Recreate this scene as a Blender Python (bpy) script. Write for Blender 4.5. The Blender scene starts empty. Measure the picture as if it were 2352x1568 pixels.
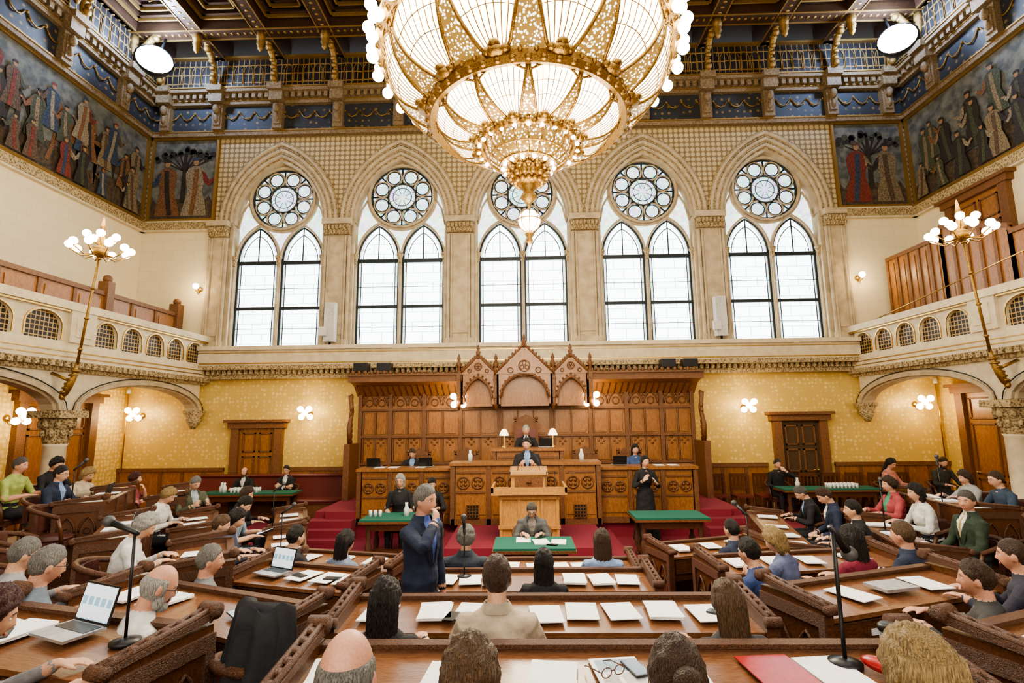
import bpy, math, random
from mathutils import Matrix, Vector, kdtree, noise
random.seed(7)
S=bpy.context.scene; COL=S.collection
pi=math.pi; sin=math.sin; cos=math.cos; rad=math.radians
try: S.view_settings.look='AgX - Medium High Contrast'
except Exception: pass
# ------------------------------------------------------------------ materials
MATS={}
def mat(name,c,rough=.55,metal=0.,kind='noise',c2=None,sc=6.,emit=0.,bump=0.,ratio=(1,1,1),lo=.35,hi=.65,rot=(0,0,0),loc=(0,0,0),mix=.6,rnd=None):
    if name in MATS: return MATS[name]
    m=bpy.data.materials.new(name); m.use_nodes=True; nt=m.node_tree; N=nt.nodes; L=nt.links
    b=N['Principled BSDF']; b.inputs['Roughness'].default_value=rough; b.inputs['Metallic'].default_value=metal
    c2=c2 or tuple(x*.75 for x in c)
    tc=N.new('ShaderNodeTexCoord'); mp=N.new('ShaderNodeMapping')
    mp.inputs['Scale'].default_value=[sc*r for r in ratio]; mp.inputs['Rotation'].default_value=rot; mp.inputs['Location'].default_value=loc
    L.new(tc.outputs['Object'],mp.inputs[0])
    if kind=='brick':
        t=N.new('ShaderNodeTexBrick'); L.new(mp.outputs[0],t.inputs['Vector'])
        t.inputs['Scale'].default_value=1; t.inputs['Color1'].default_value=(*c,1); t.inputs['Color2'].default_value=(*[x*.95 for x in c],1)
        t.inputs['Mortar'].default_value=(*c2,1); t.inputs['Mortar Size'].default_value=lo
        out=t.outputs['Color']; fac=t.outputs['Fac']
    else:
        if kind in('voronoi','edge','stained'):
            t=N.new('ShaderNodeTexVoronoi'); t.inputs['Scale'].default_value=1.0
            if kind=='edge': t.feature='DISTANCE_TO_EDGE'; t.inputs['Randomness'].default_value=.1
            fac=t.outputs['Distance']
        else:
            t=N.new('ShaderNodeTexNoise'); t.inputs['Detail'].default_value=4; fac=t.outputs['Fac']
            if kind=='wood': t.inputs['Distortion'].default_value=1.2
        if rnd is not None: t.inputs['Randomness'].default_value=rnd
        L.new(mp.outputs[0],t.inputs['Vector'])
        if kind=='stained':
            hs=N.new('ShaderNodeMix'); hs.data_type='RGBA'; hs.inputs[0].default_value=mix
            L.new(t.outputs['Color'],hs.inputs[6]); hs.inputs[7].default_value=(*c,1); out=hs.outputs[2]
        else:
            r=N.new('ShaderNodeValToRGB'); r.color_ramp.elements[0].position=lo; r.color_ramp.elements[1].position=hi
            r.color_ramp.elements[0].color=(*c2,1); r.color_ramp.elements[1].color=(*c,1); L.new(fac,r.inputs[0]); out=r.outputs[0]
    L.new(out,b.inputs['Base Color'])
    if emit: L.new(out,b.inputs['Emission Color']); b.inputs['Emission Strength'].default_value=emit
    if bump:
        bp=N.new('ShaderNodeBump'); bp.inputs['Strength'].default_value=bump; bp.inputs['Distance'].default_value=.02
        L.new(fac,bp.inputs['Height']); L.new(bp.outputs[0],b.inputs['Normal'])
    MATS[name]=m; return m
W=(1.4,1.4,.25)
oak=mat('oak_wall',(.33,.145,.042),.36,0,'wood',(.20,.078,.021),6,bump=.15,ratio=W)
oakd=mat('oak_carved',(.23,.096,.029),.4,0,'wood',(.075,.028,.010),14,bump=.5,ratio=(1,1,.7))
oakl=mat('oak_light',(.52,.28,.085),.38,0,'wood',(.37,.18,.05),7,bump=.1,ratio=W)
walnut=mat('desk_wood',(.14,.056,.022),.3,0,'wood',(.065,.024,.011),8,bump=.15,ratio=(.5,2,2))
walnutt=mat('desk_top',(.23,.105,.048),.22,0,'wood',(.15,.062,.027),7,bump=.06,ratio=(.4,3,2))
walnutc=mat('desk_carved',(.16,.062,.023),.34,0,'wood',(.035,.012,.006),26,bump=.7)
dark=mat('dark_metal',(.02,.02,.022),.35,.3)
black=mat('black_plastic',(.012,.012,.014),.4)
bronze=mat('dark_bronze',(.035,.022,.014),.5,.4)
gold=mat('gilding',(.50,.30,.08),.32,.85,'noise',(.18,.10,.025),18,bump=.35)
goldc=mat('ceiling_gilding',(.46,.28,.08),.4,.6,'noise',(.13,.07,.02),22,bump=.5)
brass=mat('brass',(.62,.41,.14),.28,.9,'noise',(.42,.26,.08),8)
stone=mat('limestone',(.50,.405,.265),.8,0,'noise',(.37,.29,.18),.8,bump=.08)
stonel=mat('painted_stone',(.63,.54,.37),.75,0,'noise',(.52,.43,.285),1.2)
stoned=mat('carved_stone',(.42,.32,.165),.75,0,'voronoi',(.14,.09,.038),24,bump=.8,lo=.25,hi=.6)
stonec=mat('cornice_stone',(.25,.175,.09),.7,0,'noise',(.12,.078,.036),5,bump=.2)
cream=mat('cream_wall',(.70,.60,.40),.8,0,'brick',(.60,.50,.32),.8,rot=(pi/2,0,0),lo=.005)
creams=mat('cream_wall_side',(.70,.60,.40),.8,0,'brick',(.60,.50,.32),.8,rot=(pi/2,pi/2,0),lo=.005)
damask=mat('gold_damask_wallpaper',(.56,.385,.10),.5,.1,'voronoi',(.72,.54,.20),9,lo=.30,hi=.50,rnd=.5)
spand=mat('spandrel_ornament',(.20,.14,.065),.7,0,'voronoi',(.47,.37,.20),6.5,lo=.36,hi=.46,ratio=(1,0,1),rnd=0.)
bluep=mat('blue_frieze',(.022,.024,.028),.6,0,'voronoi',(.20,.13,.045),5,lo=.12,hi=.26,rnd=.3)
carpet=mat('red_carpet',(.25,.025,.045),.95,0,'noise',(.17,.015,.03),60,bump=.3)
wfloor=mat('parquet',(.13,.06,.03),.45,0,'wood',(.08,.033,.015),5)
green=mat('green_baize',(.010,.125,.08),.9,0,'noise',(.007,.095,.06),50)
leather=mat('brown_leather',(.10,.036,.025),.35,0,'noise',(.065,.022,.016),30,bump=.2)
redleather=mat('red_leather',(.17,.04,.032),.38,0,'noise',(.11,.025,.02),20,bump=.2)
paper=mat('paper',(.88,.87,.85),.8,0,'noise',(.82,.81,.79),3)
ceilw=mat('ceiling_wood',(.055,.025,.011),.45,0,'wood',(.022,.010,.005),6)
ceilp=mat('ceiling_panel',(.03,.013,.007),.5,0,'voronoi',(.22,.12,.035),9,lo=.2,hi=.4,rnd=.2)
latb=mat('gold_lattice_back',(.014,.011,.011),.5,.1,'edge',(.28,.17,.05),6,lo=.04,hi=.09,ratio=(1,0,.6))
lats=mat('gold_lattice_side',(.014,.011,.011),.5,.1,'edge',(.28,.17,.05),6,lo=.04,hi=.09,ratio=(0,1,.6))
grille=mat('brass_grille',(.012,.007,.004),.5,.1,'edge',(.42,.27,.09),11,lo=.08,hi=.13,ratio=(0,1,1))
glassw=mat('window_glass',(.86,.95,1),.4,0,'brick',(.10,.24,.24),.85,emit=5.4,rot=(pi/2,0,0),lo=.006)  # panes emit light themselves, standing in for the bright sky outside
stain=mat('stained_glass_glow',(.60,.84,.98),.4,0,'stained',None,9,emit=1.5,mix=.66)  # daylight through the rose is put in as emission
stainb=mat('stained_border_glow',(.70,.88,.88),.4,0,'stained',None,11,emit=2.0,mix=.6)  # border glass also glows instead of letting daylight through
leadm=mat('window_lead',(.010,.018,.022),.6)
bulbm=mat('bulb_glow',(1,.93,.78),.4,0,'noise',(1,.90,.72),2,emit=16)
globem=mat('globe_glow',(1,.88,.62),.4,0,'noise',(1,.84,.56),2,emit=14)
domeg=mat('lit_opal_glass',(1,.95,.80),.4,0,'noise',(1,.90,.68),5,emit=7.5)
pierced=mat('pierced_gilding',(.16,.09,.02),.4,.4,'voronoi',(1,.93,.75),26,emit=3.0,lo=.34,hi=.42)
floodm=mat('flood_glow',(.80,.90,1),.4,0,'noise',(.78,.88,1),2,emit=160)
screenm=mat('screen_lit',(.25,.45,.6),.3,0,'brick',(.75,.85,.92),9,emit=.7,lo=.08)
alu=mat('aluminium',(.62,.63,.65),.35,.7)
white=mat('white_enamel',(.66,.64,.60),.4)
redm=mat('red_plastic',(.42,.02,.02),.3)
clearm=mat('drinking_glass',(.75,.8,.8),.1)
# ------------------------------------------------------------------ mesh builder
class MB:
    def __init__(s): s.v=[];s.f=[];s.m=[];s.s=[];s.vt=[];s.T=None;s.mi=0;s.sm=False
    def add(s,vs,fs,sm=None):
        o=len(s.v)
        if s.T is not None: vs=[s.T@Vector(p) for p in vs]
        s.v+=[tuple(p) for p in vs]; s.vt+=[s.mi]*len(vs)
        s.f+=[tuple(i+o for i in f) for f in fs]; s.m+=[s.mi]*len(fs); s.s+=[s.sm if sm is None else sm]*len(fs)
        return s
    def box(s,x0,x1,y0,y1,z0,z1):
        return s.add([(x0,y0,z0),(x1,y0,z0),(x1,y1,z0),(x0,y1,z0),(x0,y0,z1),(x1,y0,z1),(x1,y1,z1),(x0,y1,z1)],
              [(0,3,2,1),(4,5,6,7),(0,1,5,4),(1,2,6,5),(2,3,7,6),(3,0,4,7)],False)
    def pbox(s,P,s0,s1,z0,z1,d0,d1):
        return s.add([P(a,z,d) for z in (z0,z1) for a,d in ((s0,d0),(s1,d0),(s1,d1),(s0,d1))],
              [(0,3,2,1),(4,5,6,7),(0,1,5,4),(1,2,6,5),(2,3,7,6),(3,0,4,7)],False)
    def lathe(s,prof,c=(0,0,0),n=14,flute=0):
        vs=[];fs=[]
        for r,z in prof:
            for k in range(n):
                a=2*pi*k/n; rr=r*(1-flute*(k%2)); vs.append((c[0]+rr*cos(a),c[1]+rr*sin(a),c[2]+z))
        m=len(prof)
        for i in range(m-1):
            for k in range(n): fs.append((i*n+k,i*n+(k+1)%n,(i+1)*n+(k+1)%n,(i+1)*n+k))
        fs.append(tuple(range(n))[::-1]); fs.append(tuple((m-1)*n+k for k in range(n)))
        return s.add(vs,fs,True)
    def tube(s,pts,r,n=6,closed=False,flute=0):
        pts=[Vector(p) for p in pts]; m=len(pts); vs=[];fs=[]
        rr=r if isinstance(r,(list,tuple)) else [r]*m
        up=None
        for i,p in enumerate(pts):
            a=pts[(i-1)%m] if (closed or i>0) else p; b=pts[(i+1)%m] if (closed or i<m-1) else p
            t=(b-a).normalized()
            if up is None: up=Vector((0,0,1)) if abs(t.z)<.9 else Vector((0,1,0))
            x=up.cross(t)
            if x.length<1e-4: x=Vector((1,0,0))
            x.normalize(); y=t.cross(x); up=y
            for k in range(n):
                q=2*pi*k/n; q2=rr[i]*(1-flute*(k%2)); vs.append(p+x*cos(q)*q2+y*sin(q)*q2)
        for i in range(m if closed else m-1):
            j=(i+1)%m
            for k in range(n): fs.append((i*n+k,i*n+(k+1)%n,j*n+(k+1)%n,j*n+k))
        if not closed: fs.append(tuple(range(n))[::-1]); fs.append(tuple((m-1)*n+k for k in range(n)))
        return s.add(vs,fs,True)
    def ball(s,c,r,nu=12,nv=8):
        if not isinstance(r,(tuple,list)): r=(r,r,r)
        vs=[(c[0],c[1],c[2]-r[2])]; fs=[]
        for i in range(1,nv):
            b=-pi/2+pi*i/nv
            for k in range(nu):
                a=2*pi*k/nu; vs.append((c[0]+r[0]*cos(b)*cos(a),c[1]+r[1]*cos(b)*sin(a),c[2]+r[2]*sin(b)))
        vs.append((c[0],c[1],c[2]+r[2])); l=len(vs)-1
        for k in range(nu):
            fs.append((0,1+(k+1)%nu,1+k)); fs.append((l,l-nu+k,l-nu+(k+1)%nu))
        for i in range(nv-2):
            for k in range(nu): fs.append((1+i*nu+k,1+i*nu+(k+1)%nu,1+(i+1)*nu+(k+1)%nu,1+(i+1)*nu+k))
        return s.add(vs,fs,True)
    def prism(s,pts,P,d0,d1):
        n=len(pts); vs=[P(a,z,d0) for a,z in pts]+[P(a,z,d1) for a,z in pts]
        fs=[tuple(range(n)),tuple(range(n,2*n))[::-1]]+[(i,(i+1)%n,n+(i+1)%n,n+i) for i in range(n)]
        return s.add(vs,fs,False)
    def overarch(s,P,curve,ztop,d0,d1):
        for (a,z),(b,w) in zip(curve[:-1],curve[1:]):
            s.add([P(a,z,d0),P(b,w,d0),P(b,ztop,d0),P(a,ztop,d0),P(a,z,d1),P(b,w,d1),P(b,ztop,d1),P(a,ztop,d1)],
                  [(0,1,2,3),(4,7,6,5),(0,4,5,1),(3,2,6,7)],False)
        return s
    def band(s,P,c1,c2,d0,d1):
        for i in range(len(c1)-1):
            q=[c1[i],c1[i+1],c2[i+1],c2[i]]
            s.add([P(a,z,d0) for a,z in q]+[P(a,z,d1) for a,z in q],[(0,1,2,3),(7,6,5,4),(0,4,5,1),(2,6,7,3)],False)
        return s
def mk(mb,name,mats,parent=None,label=None,cat=None,group=None,kind=None,loc=None,rz=0):
    me=bpy.data.meshes.new(name); me.from_pydata(mb.v,[],mb.f)
    for m in (mats if isinstance(mats,(list,tuple)) else [mats]): me.materials.append(m)
    me.polygons.foreach_set('material_index',mb.m); me.polygons.foreach_set('use_smooth',mb.s); me.update()
    o=bpy.data.objects.new(name,me); COL.objects.link(o); return tagobj(o,parent,label,cat,group,kind,loc,rz)
def tagobj(o,parent=None,label=None,cat=None,group=None,kind=None,loc=None,rz=0):
    if parent: o.parent=parent
    if label: o['label']=label
    if cat: o['category']=cat
    if group: o['group']=group
    if kind: o['kind']=kind
    if loc: o.location=loc
    o.rotation_euler=(0,0,rz); return o
def empty(name,**k):
    o=bpy.data.objects.new(name,None); o.empty_display_size=.1; COL.objects.link(o); return tagobj(o,**k)
def dup(o,loc,rz=None,label=None,group=None):
    c=o.copy(); COL.objects.link(c); c.location=loc
    if rz is not None: c.rotation_euler=(0,0,rz)
    if label: c['label']=label
    if group: c['group']=group
    def rec(a,b):
        for ch in list(a.children):
            d=ch.copy(); d.parent=b; COL.objects.link(d); rec(ch,d)
    rec(o,c); return c
def struct(mb,name,mats): return mk(mb,name,mats,kind='structure')
def pointed(c,hw,zs,rise,n=10):
    R=(hw*hw+rise*rise)/(2*hw); out=[]; a1=math.asin(min(1,rise/R))
    L=[(c+(R-hw)-R*cos(a1*i/n),zs+R*sin(a1*i/n)) for i in range(n+1)]
    return L+[(2*c-x,z) for x,z in L[:-1][::-1]]
def roundarch(c,hw,zs,rise,n=8):
    return [(c-hw*cos(pi*i/(2*n)),zs+rise*sin(pi*i/(2*n))) for i in range(2*n+1)]
def circ(cx,cz,r,n=24): return [(cx+r*cos(2*pi*i/n),cz+r*sin(2*pi*i/n)) for i in range(n+1)]
# ------------------------------------------------------------------ room
YB=14.3; XS=11.3; ZC=13.6; YR=-4.5; XB=9.05
SP=3.6; WX=[-2*SP,-SP,0.0,SP,2*SP]; OW=1.37
PB=lambda s,z,d:(s,YB-d,z)
PL=lambda s,z,d:(-XS+d,s,z)
PR=lambda s,z,d:(XS-d,s,z)
m=MB(); m.box(-XS-.4,XS+.4,YR-.3,YB+.4,-.3,0); struct(m,'floor',carpet)
m=MB(); m.pbox(PB,-XS,XS,0,4.1,-.4,0); struct(m,'wall_back_lower',damask)
m=MB(); m.pbox(PB,-XS,XS,4.1,4.5,-.5,0)
xs=[-XS]+sum([[c-OW,c+OW] for c in WX],[])+[XS]
for i in range(0,len(xs),2):
    m.mi=0
    if i==0: m.mi=1; m.pbox(PB,-XS,-9.05,4.5,8.25,-.5,0); m.mi=0; m.pbox(PB,-9.05,xs[1],4.5,8.25,-.5,0)
    elif i==10: m.mi=1; m.pbox(PB,9.05,XS,4.5,8.25,-.5,0); m.mi=0; m.pbox(PB,xs[10],9.05,4.5,8.25,-.5,0)
    else: m.pbox(PB,xs[i],xs[i+1],4.5,8.25,-.5,0)
m.mi=2
for c in WX: m.overarch(PB,pointed(c,OW,8.25,2.02),11.2,-.5,0)
for i in range(0,len(xs),2): m.pbox(PB,xs[i],xs[i+1],8.25,11.2,-.5,0)
m.mi=3; m.pbox(PB,-XS,XS,11.2,ZC,-.5,0)
struct(m,'wall_back_upper',[stone,cream,spand,stonec])
for nm,P in (('wall_left',PL),('wall_right',PR)):
    m=MB(); m.mi=0; m.pbox(P,YR,YB,0,3.7,-.3,0); m.mi=1; m.pbox(P,YR,YB,3.7,11.0,-.3,0); m.mi=2; m.pbox(P,YR,YB,11.0,ZC,-.3,0)
    struct(m,nm,[damask,creams,stonec])
m=MB(); m.box(-XS,XS,YR-.3,YR,0,ZC); struct(m,'wall_rear',cream)
tn=[0]
def trim(mb,mats): tn[0]+=1; return struct(mb,'trim_%d'%tn[0],mats)
LO=.665; LW=.62
for wi,c in enumerate(WX):
    m=MB(); D0,D1=-.28,-.14
    for sx in (-1,1):
        lc=c+sx*LO; hw=LW
        m.band(PB,pointed(lc,hw,7.2,1.05),pointed(lc,hw+.045,7.2,1.11),D0,D1)
        m.pbox(PB,lc-hw-.045,lc-hw,4.5,7.2,D0,D1); m.pbox(PB,lc+hw,lc+hw+.045,4.5,7.2,D0,D1)
    m.tube([PB(c,4.5,D1+.03),PB(c,7.1,D1+.03)],.04,8)
    for sx in (-1,1): m.tube([PB(c+sx*1.31,4.5,D1+.03),PB(c+sx*1.31,7.1,D1+.03)],.035,8)
    m.band(PB,circ(c,9.12,.93,32),circ(c,9.12,1.0,32),D0,D1)
    m.band(PB,circ(c,9.12,1.0,32),circ(c,9.12,1.06,32),D0,D1-.06)
    for sx in (-1,1):
        m.tube([PB(c+sx*1.03,9.0,D1-.04),PB(c+sx*1.2,8.7,D1-.04),PB(c+sx*1.31,8.2,D1-.04)],.03,6)
    for k in range(8):
        a=2*pi*k/8+pi/8
        m.tube([PB(x,z,D1-.09) for x,z in [(c+.65*cos(a)+.245*cos(t*pi/6),9.12+.65*sin(a)+.245*sin(t*pi/6)) for t in range(12)]],.026,5,True)
    m.band(PB,pointed(c,OW-.06,8.25,1.94),pointed(c,OW+.01,8.25,2.03),-.45,.02)
    m.pbox(PB,c-OW-.01,c-OW+.04,4.5,8.25,-.45,.02); m.pbox(PB,c+OW-.04,c+OW+.01,4.5,8.25,-.45,.02)
    m.mi=1
    for x in (c-1.31,c,c+1.31): m.lathe([(.045,0),(.06,.04),(.05,.1),(.085,.22),(.10,.26),(.10,.30)],PB(x,7.0,-.1),10)
    w=struct(m,'window_%d'%(wi+1),[stone,stoned])
    g=MB()
    for sx in (-1,1):
        lc=c+sx*LO
        pts=[(lc-LW,4.5)]+pointed(lc,LW,7.2,1.05)+[(lc+LW,4.5)]
        g.mi=1; g.prism(pts,PB,-.28,-.26)
        g.mi=0; g.prism([(lc-.50,4.62)]+[(lc+(x-lc)*.80,z-.06) for x,z in pts[1:-1]]+[(lc+.50,4.62)],PB,-.262,-.25)
    mk(g,'glass_pane',[glassw,stainb],w)
    g=MB(); g.prism(circ(c,9.12,.93,32)[:-1],PB,-.27,-.255)
    g.mi=1; g.prism([(c-1.32,7.25)]+pointed(c,1.32,8.25,1.96)+[(c+1.32,7.25)],PB,-.30,-.285)
    mk(g,'rose_light',[stain,stainb],w)
    l=MB(); dd=-.235
    for sx in (-1,1):
        lc=c+sx*LO
        for z,r in ((4.53,.045),(5.75,.045),(7.13,.055)): l.box(lc-LW,lc+LW,YB-dd-.03,YB-dd+.03,z-r,z+r)
        for x in (lc-LW+.02,lc+LW-.02): l.box(x-.028,x+.028,YB-dd-.02,YB-dd+.02,4.5,7.25)
        l.box(lc-.016,lc+.016,YB-dd-.01,YB-dd+.01,7.15,8.2)
        l.tube([PB(x,z,dd) for x,z in pointed(lc,LW-.03,7.2,1.0)],.028,4)
        l.tube([PB(x,z,dd) for x,z in pointed(lc,LW-.17,7.2,.78)],.014,4)
        for z in (5.15,6.35): l.box(lc-LW,lc+LW,YB-dd-.006,YB-dd+.006,z-.008,z+.008)
        for x in (lc-.50,lc+.50): l.box(x-.012,x+.012,YB-dd-.006,YB-dd+.006,4.5,7.2)
    for r in (.91,.42,.28): l.tube([PB(x,z,dd) for x,z in circ(c,9.12,r,28)[:-1]],.036 if r>.3 else .012,5,True)
    for k in range(8):
        a=2*pi*k/8
        l.tube([PB(c+.42*cos(a),9.12+.42*sin(a),dd),PB(c+.91*cos(a),9.12+.91*sin(a),dd)],.026,4)
        a+=pi/8
        l.tube([PB(c+.66*cos(a)+.2*cos(t*pi/6),9.12+.66*sin(a)+.2*sin(t*pi/6),dd) for t in range(12)],.018,4,True)
        l.tube([PB(c+.1*cos(a),9.12+.1*sin(a),dd),PB(c+.42*cos(a),9.12+.42*sin(a),dd)],.008,4)
    mk(l,'window_leading',leadm,w)
    m=MB()
    m.band(PB,pointed(c,OW,8.3,2.04),pointed(c,1.77,8.3,2.54),0,.03)
    for hw,rs,r in ((1.42,2.08,.055),(1.49,2.17,.03),(1.56,2.26,.065),(1.64,2.36,.028),(1.71,2.46,.06),(1.77,2.54,.03)):
        m.mi=1 if r in(.03,.028) else 0
        m.tube([PB(x,z,.05) for x,z in pointed(c,hw,8.3,rs)],r,6)
    q=pointed(c,1.63,8.3,2.35,16)
    for k in range(33): m.mi=1; m.ball(PB(q[k][0],q[k][1],.08),.03,6,4)
    trim(m,[stone,stoned])
for x in (-2.5*SP+.08,-1.5*SP,-.5*SP,.5*SP,1.5*SP,2.5*SP-.08):
    m=MB()
    w=.37 if abs(x)<8 else .26
    m.pbox(PB,x-w,x+w,4.5,8.0,0,.06); m.pbox(PB,x-w*.6,x+w*.6,4.9,7.8,.06,.1)
    for k in (-1,1):
        m.lathe([(.07,0),(.07,.1),(.05,.2),(.05,3.2),(.06,3.3)],PB(x+k*w*.93,4.5,.08),8)
        m.lathe([(.05,0),(.05,.1),(.035,.2),(.035,3.2),(.04,3.3)],PB(x+k*w*.68,4.5,.11),8)
    m.pbox(PB,x-w-.04,x+w+.04,4.5,4.75,0,.12)
    m.mi=1
    m.pbox(PB,x-w-.02,x+w+.02,7.85,8.15,0,.16)
    for k in range(-3,4):
        m.ball(PB(x+k*w*.3,8.06,.18),(.06,.06,.09),8,6); m.ball(PB(x+k*w*.3+.04,7.93,.16),(.05,.05,.08),8,6)
    m.mi=0; m.pbox(PB,x-w-.06,x+w+.06,8.15,8.32,0,.24)
    trim(m,[stone,stoned])
m=MB(); m.pbox(PB,-XB,XB,4.02,4.5,0,.42); m.pbox(PB,-XB,XB,4.44,4.55,0,.5); m.mi=1; m.pbox(PB,-XB,XB,3.9,4.02,0,.47)
m.mi=2; m.pbox(PB,-XB,XB,4.06,4.09,.42,.44); m.pbox(PB,-XB,XB,4.36,4.38,.42,.44)
m.mi=1; m.pbox(PB,-XB,XB,3.66,3.78,0,.25)
for k in range(120):
    x=-XB+.08+k*.151; m.mi=1; m.pbox(PB,x,x+.08,3.78,3.9,0,.36)
trim(m,[stonel,stoned,brass])
m=MB()
for a,b in ((-XS,-8.32),(-6.55,-4.6),(4.6,6.5),(8.28,XS)):
    m.mi=0; m.pbox(PB,a,b,0,1.2,0,.05); m.mi=1; m.pbox(PB,a,b,1.14,1.24,0,.09); m.pbox(PB,a,b,0,.15,0,.08)
    n=max(1,int((b-a)/.55)); st=(b-a)/n
    for k in range(n): m.pbox(PB,a+k*st,a+k*st+.09,.15,1.14,.05,.07)
struct(m,'baseboard_back',[oak,oakd])
def frieze(P,a,b,ks,lat):
    m=MB(); m.mi=0
    m.pbox(P,a,b,11.02,11.14,0,.16); m.mi=1; m.pbox(P,a,b,11.14,11.18,0,.18)
    m.mi=2; m.pbox(P,a,b,11.18,12.0,0,.1)
    m.mi=0; m.pbox(P,a,b,12.0,12.1,0,.22)
    m.pbox(P,a,b,12.3,12.40,0,.42); m.mi=1; m.pbox(P,a,b,12.40,12.44,0,.45); m.pbox(P,a,b,12.1,12.13,0,.24)
    m.mi=4; m.pbox(P,a,b,12.12,12.3,0,.2)
    m.mi=0
    n=int((b-a)/.2)
    for k in range(n): m.pbox(P,a+k*.2,a+k*.2+.11,12.14,12.3,.2,.34)
    m.mi=3; m.pbox(P,a,b,12.44,13.45,0,.3)
    m.mi=1; m.pbox(P,a,b,13.4,13.46,.3,.42)
    n=int((b-a)/.46)
    for k in range(n):
        s0=a+.23+k*.46; m.tube([P(s0-.2,11.75,.11),P(s0-.1,11.6,.13),P(s0,11.55,.14),P(s0+.1,11.6,.13),P(s0+.2,11.75,.11)],.02,5); m.ball(P(s0-.22,11.76,.12),.035,6,5)
    trim(m,[stonec,goldc,bluep,lat,stonec])
    m=MB()
    for x in ks:
        m.mi=0; m.pbox(P,x-.15,x+.15,11.18,12.3,.1,.26); m.pbox(P,x-.2,x+.2,11.98,12.3,.1,.44); m.pbox(P,x-.22,x+.22,12.28,12.46,.1,.55)
        m.mi=2; m.pbox(P,x-.10,x+.10,11.3,11.9,.26,.30); m.ball(P(x,11.78,.34),(.10,.10,.15),8,6); m.ball(P(x,11.5,.30),(.07,.07,.14),8,6)
        m.mi=1
        pts=[(.34,12.46),(.52,12.52),(.48,12.75),(.58,13.0),(.82,13.25),(.98,13.45)]
        m.tube([P(x,z,d) for d,z in pts],[.07,.09,.07,.07,.09,.07],8)
        for i in range(6): q=i/5; m.ball(P(x,12.55+.85*q,.60+.38*q*q),(.09,.06,.07),7,5)
        m.ball(P(x,12.56,.60),(.10,.10,.10),8,6); m.ball(P(x,13.3,.95),(.10,.10,.10),8,6)
        for q in (.3,.6,.9,1.2,1.5):
            m.tube([P(x+q-.13,12.6,.31),P(x+q-.13,13.05,.31),P(x+q-.07,13.18,.31),P(x+q,13.23,.31),P(x+q+.07,13.18,.31),P(x+q+.13,13.05,.31),P(x+q+.13,12.6,.31)],.011,4)
    trim(m,[stonec,goldc,stonec,brass])
frieze(PB,-XS,XS,[k*1.83 for k in range(-5,6)]+[-10.75,10.75],latb)
frieze(PL,0.,YB,[12.9-k*1.83 for k in range(7)],lats)
frieze(PR,0.,YB,[12.9-k*1.83 for k in range(7)],lats)
m=MB(); m.box(-XS-.4,XS+.4,YR-.3,YB+.4,ZC+.45,ZC+.7)
xsn=[-10.98+1.83*k for k in range(13)]; ysn=[12.9-1.83*k for k in range(9)]
for x in xsn:
    m.mi=0; m.box(x-.2,x+.2,YR,YB,ZC-.2,ZC+.46); m.mi=1; m.box(x-.2,x-.17,YR,YB,ZC-.225,ZC-.2); m.box(x+.17,x+.2,YR,YB,ZC-.225,ZC-.2)
    for k in range(50): m.ball((x,YB-.1-k*.19,ZC-.205),(.06,.045,.014),5,4)
for y in ysn:
    m.mi=0; m.box(-XS,XS,y-.2,y+.2,ZC-.22,ZC+.46); m.mi=1; m.box(-XS,XS,y-.2,y-.17,ZC-.245,ZC-.22); m.box(-XS,XS,y+.17,y+.2,ZC-.245,ZC-.22)
    if y>6:
        for k in range(118): m.ball((-XS+.1+k*.19,y,ZC-.225),(.045,.06,.014),5,4)
for x in xsn[:-1]:
    for y in ysn[1:6]:
        cx=x+.915; cy=y+.915
        for h,z,mi in ((.66,.02,1),(.60,.10,0),(.44,.14,1),(.38,.24,0)):
            m.mi=mi; w=.05 if mi else .08
            for a,b,c2,d in ((-h,h,-h,-h+w),(-h,h,h-w,h),(-h,-h+w,-h,h),(h-w,h,-h,h)): m.box(cx+a,cx+b,cy+c2,cy+d,ZC+z,ZC+z+.1)
        m.mi=2; m.box(cx-.36,cx+.36,cy-.36,cy+.36,ZC+.34,ZC+.4)
        m.mi=1
        for q in range(8): m.ball((cx+.24*cos(q*pi/4),cy+.24*sin(q*pi/4),ZC+.33),(.06,.06,.03),6,4)
struct(m,'ceiling',[ceilw,goldc,ceilp])
pm=MB(); pm.lathe([(.12,.5),(.14,.3),(.09,.25),(.13,.15),(.07,.05),(.09,0),(.02,-.1)],n=12,flute=.25)
pend=None
for x in xsn:
    for y in ysn[:4]:
        if pend is None:
            pend=mk(pm,'ceiling_pendant',goldc,label='gilded carved pendant boss hanging from the coffered ceiling',cat='ceiling ornament',group='gilded ceiling pendants',loc=(x,y,ZC-.7))
        else: dup(pend,(x,y,ZC-.7))
def panelwall(P,a,b,z0,z1,n,d=.06):
    m=MB(); m.pbox(P,a,b,z0,z1,0,d); m.mi=1
    m.pbox(P,a,b,z1-.1,z1,0,d+.05); m.pbox(P,a,b,z0,z0+.12,0,d+.04)
    st=(b-a)/n
    for k in range(n+1):
        x=a+k*st; m.pbox(P,x-.04,x+.04,z0,z1,0,d+.03)
    for k in range(n):
        m.mi=0; m.pbox(P,a+k*st+.13,a+(k+1)*st-.13,z0+.22,z1-.2,d,d+.02); m.mi=1
    return trim(m,[oak,oakd])
panelwall(lambda s,z,d:(-9.75+d,s,z),4,13.8,3.9,5.5,12)
QR=lambda s,z,d:(10.15-d,s,z)
panelwall(QR,12.1,13.95,3.9,6.75,5); panelwall(QR,4,10.4,3.9,6.25,12)
m=MB(); m.prism([(10.4,3.9),(12.1,3.9),(12.1,6.95),(10.4,6.35)],QR,0,.06); m.mi=1
for k in range(6): y=10.4+k*.34; z=6.3+.6*k/5; m.pbox(QR,y-.04,y+.04,3.9,z,.06,.09)
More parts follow.
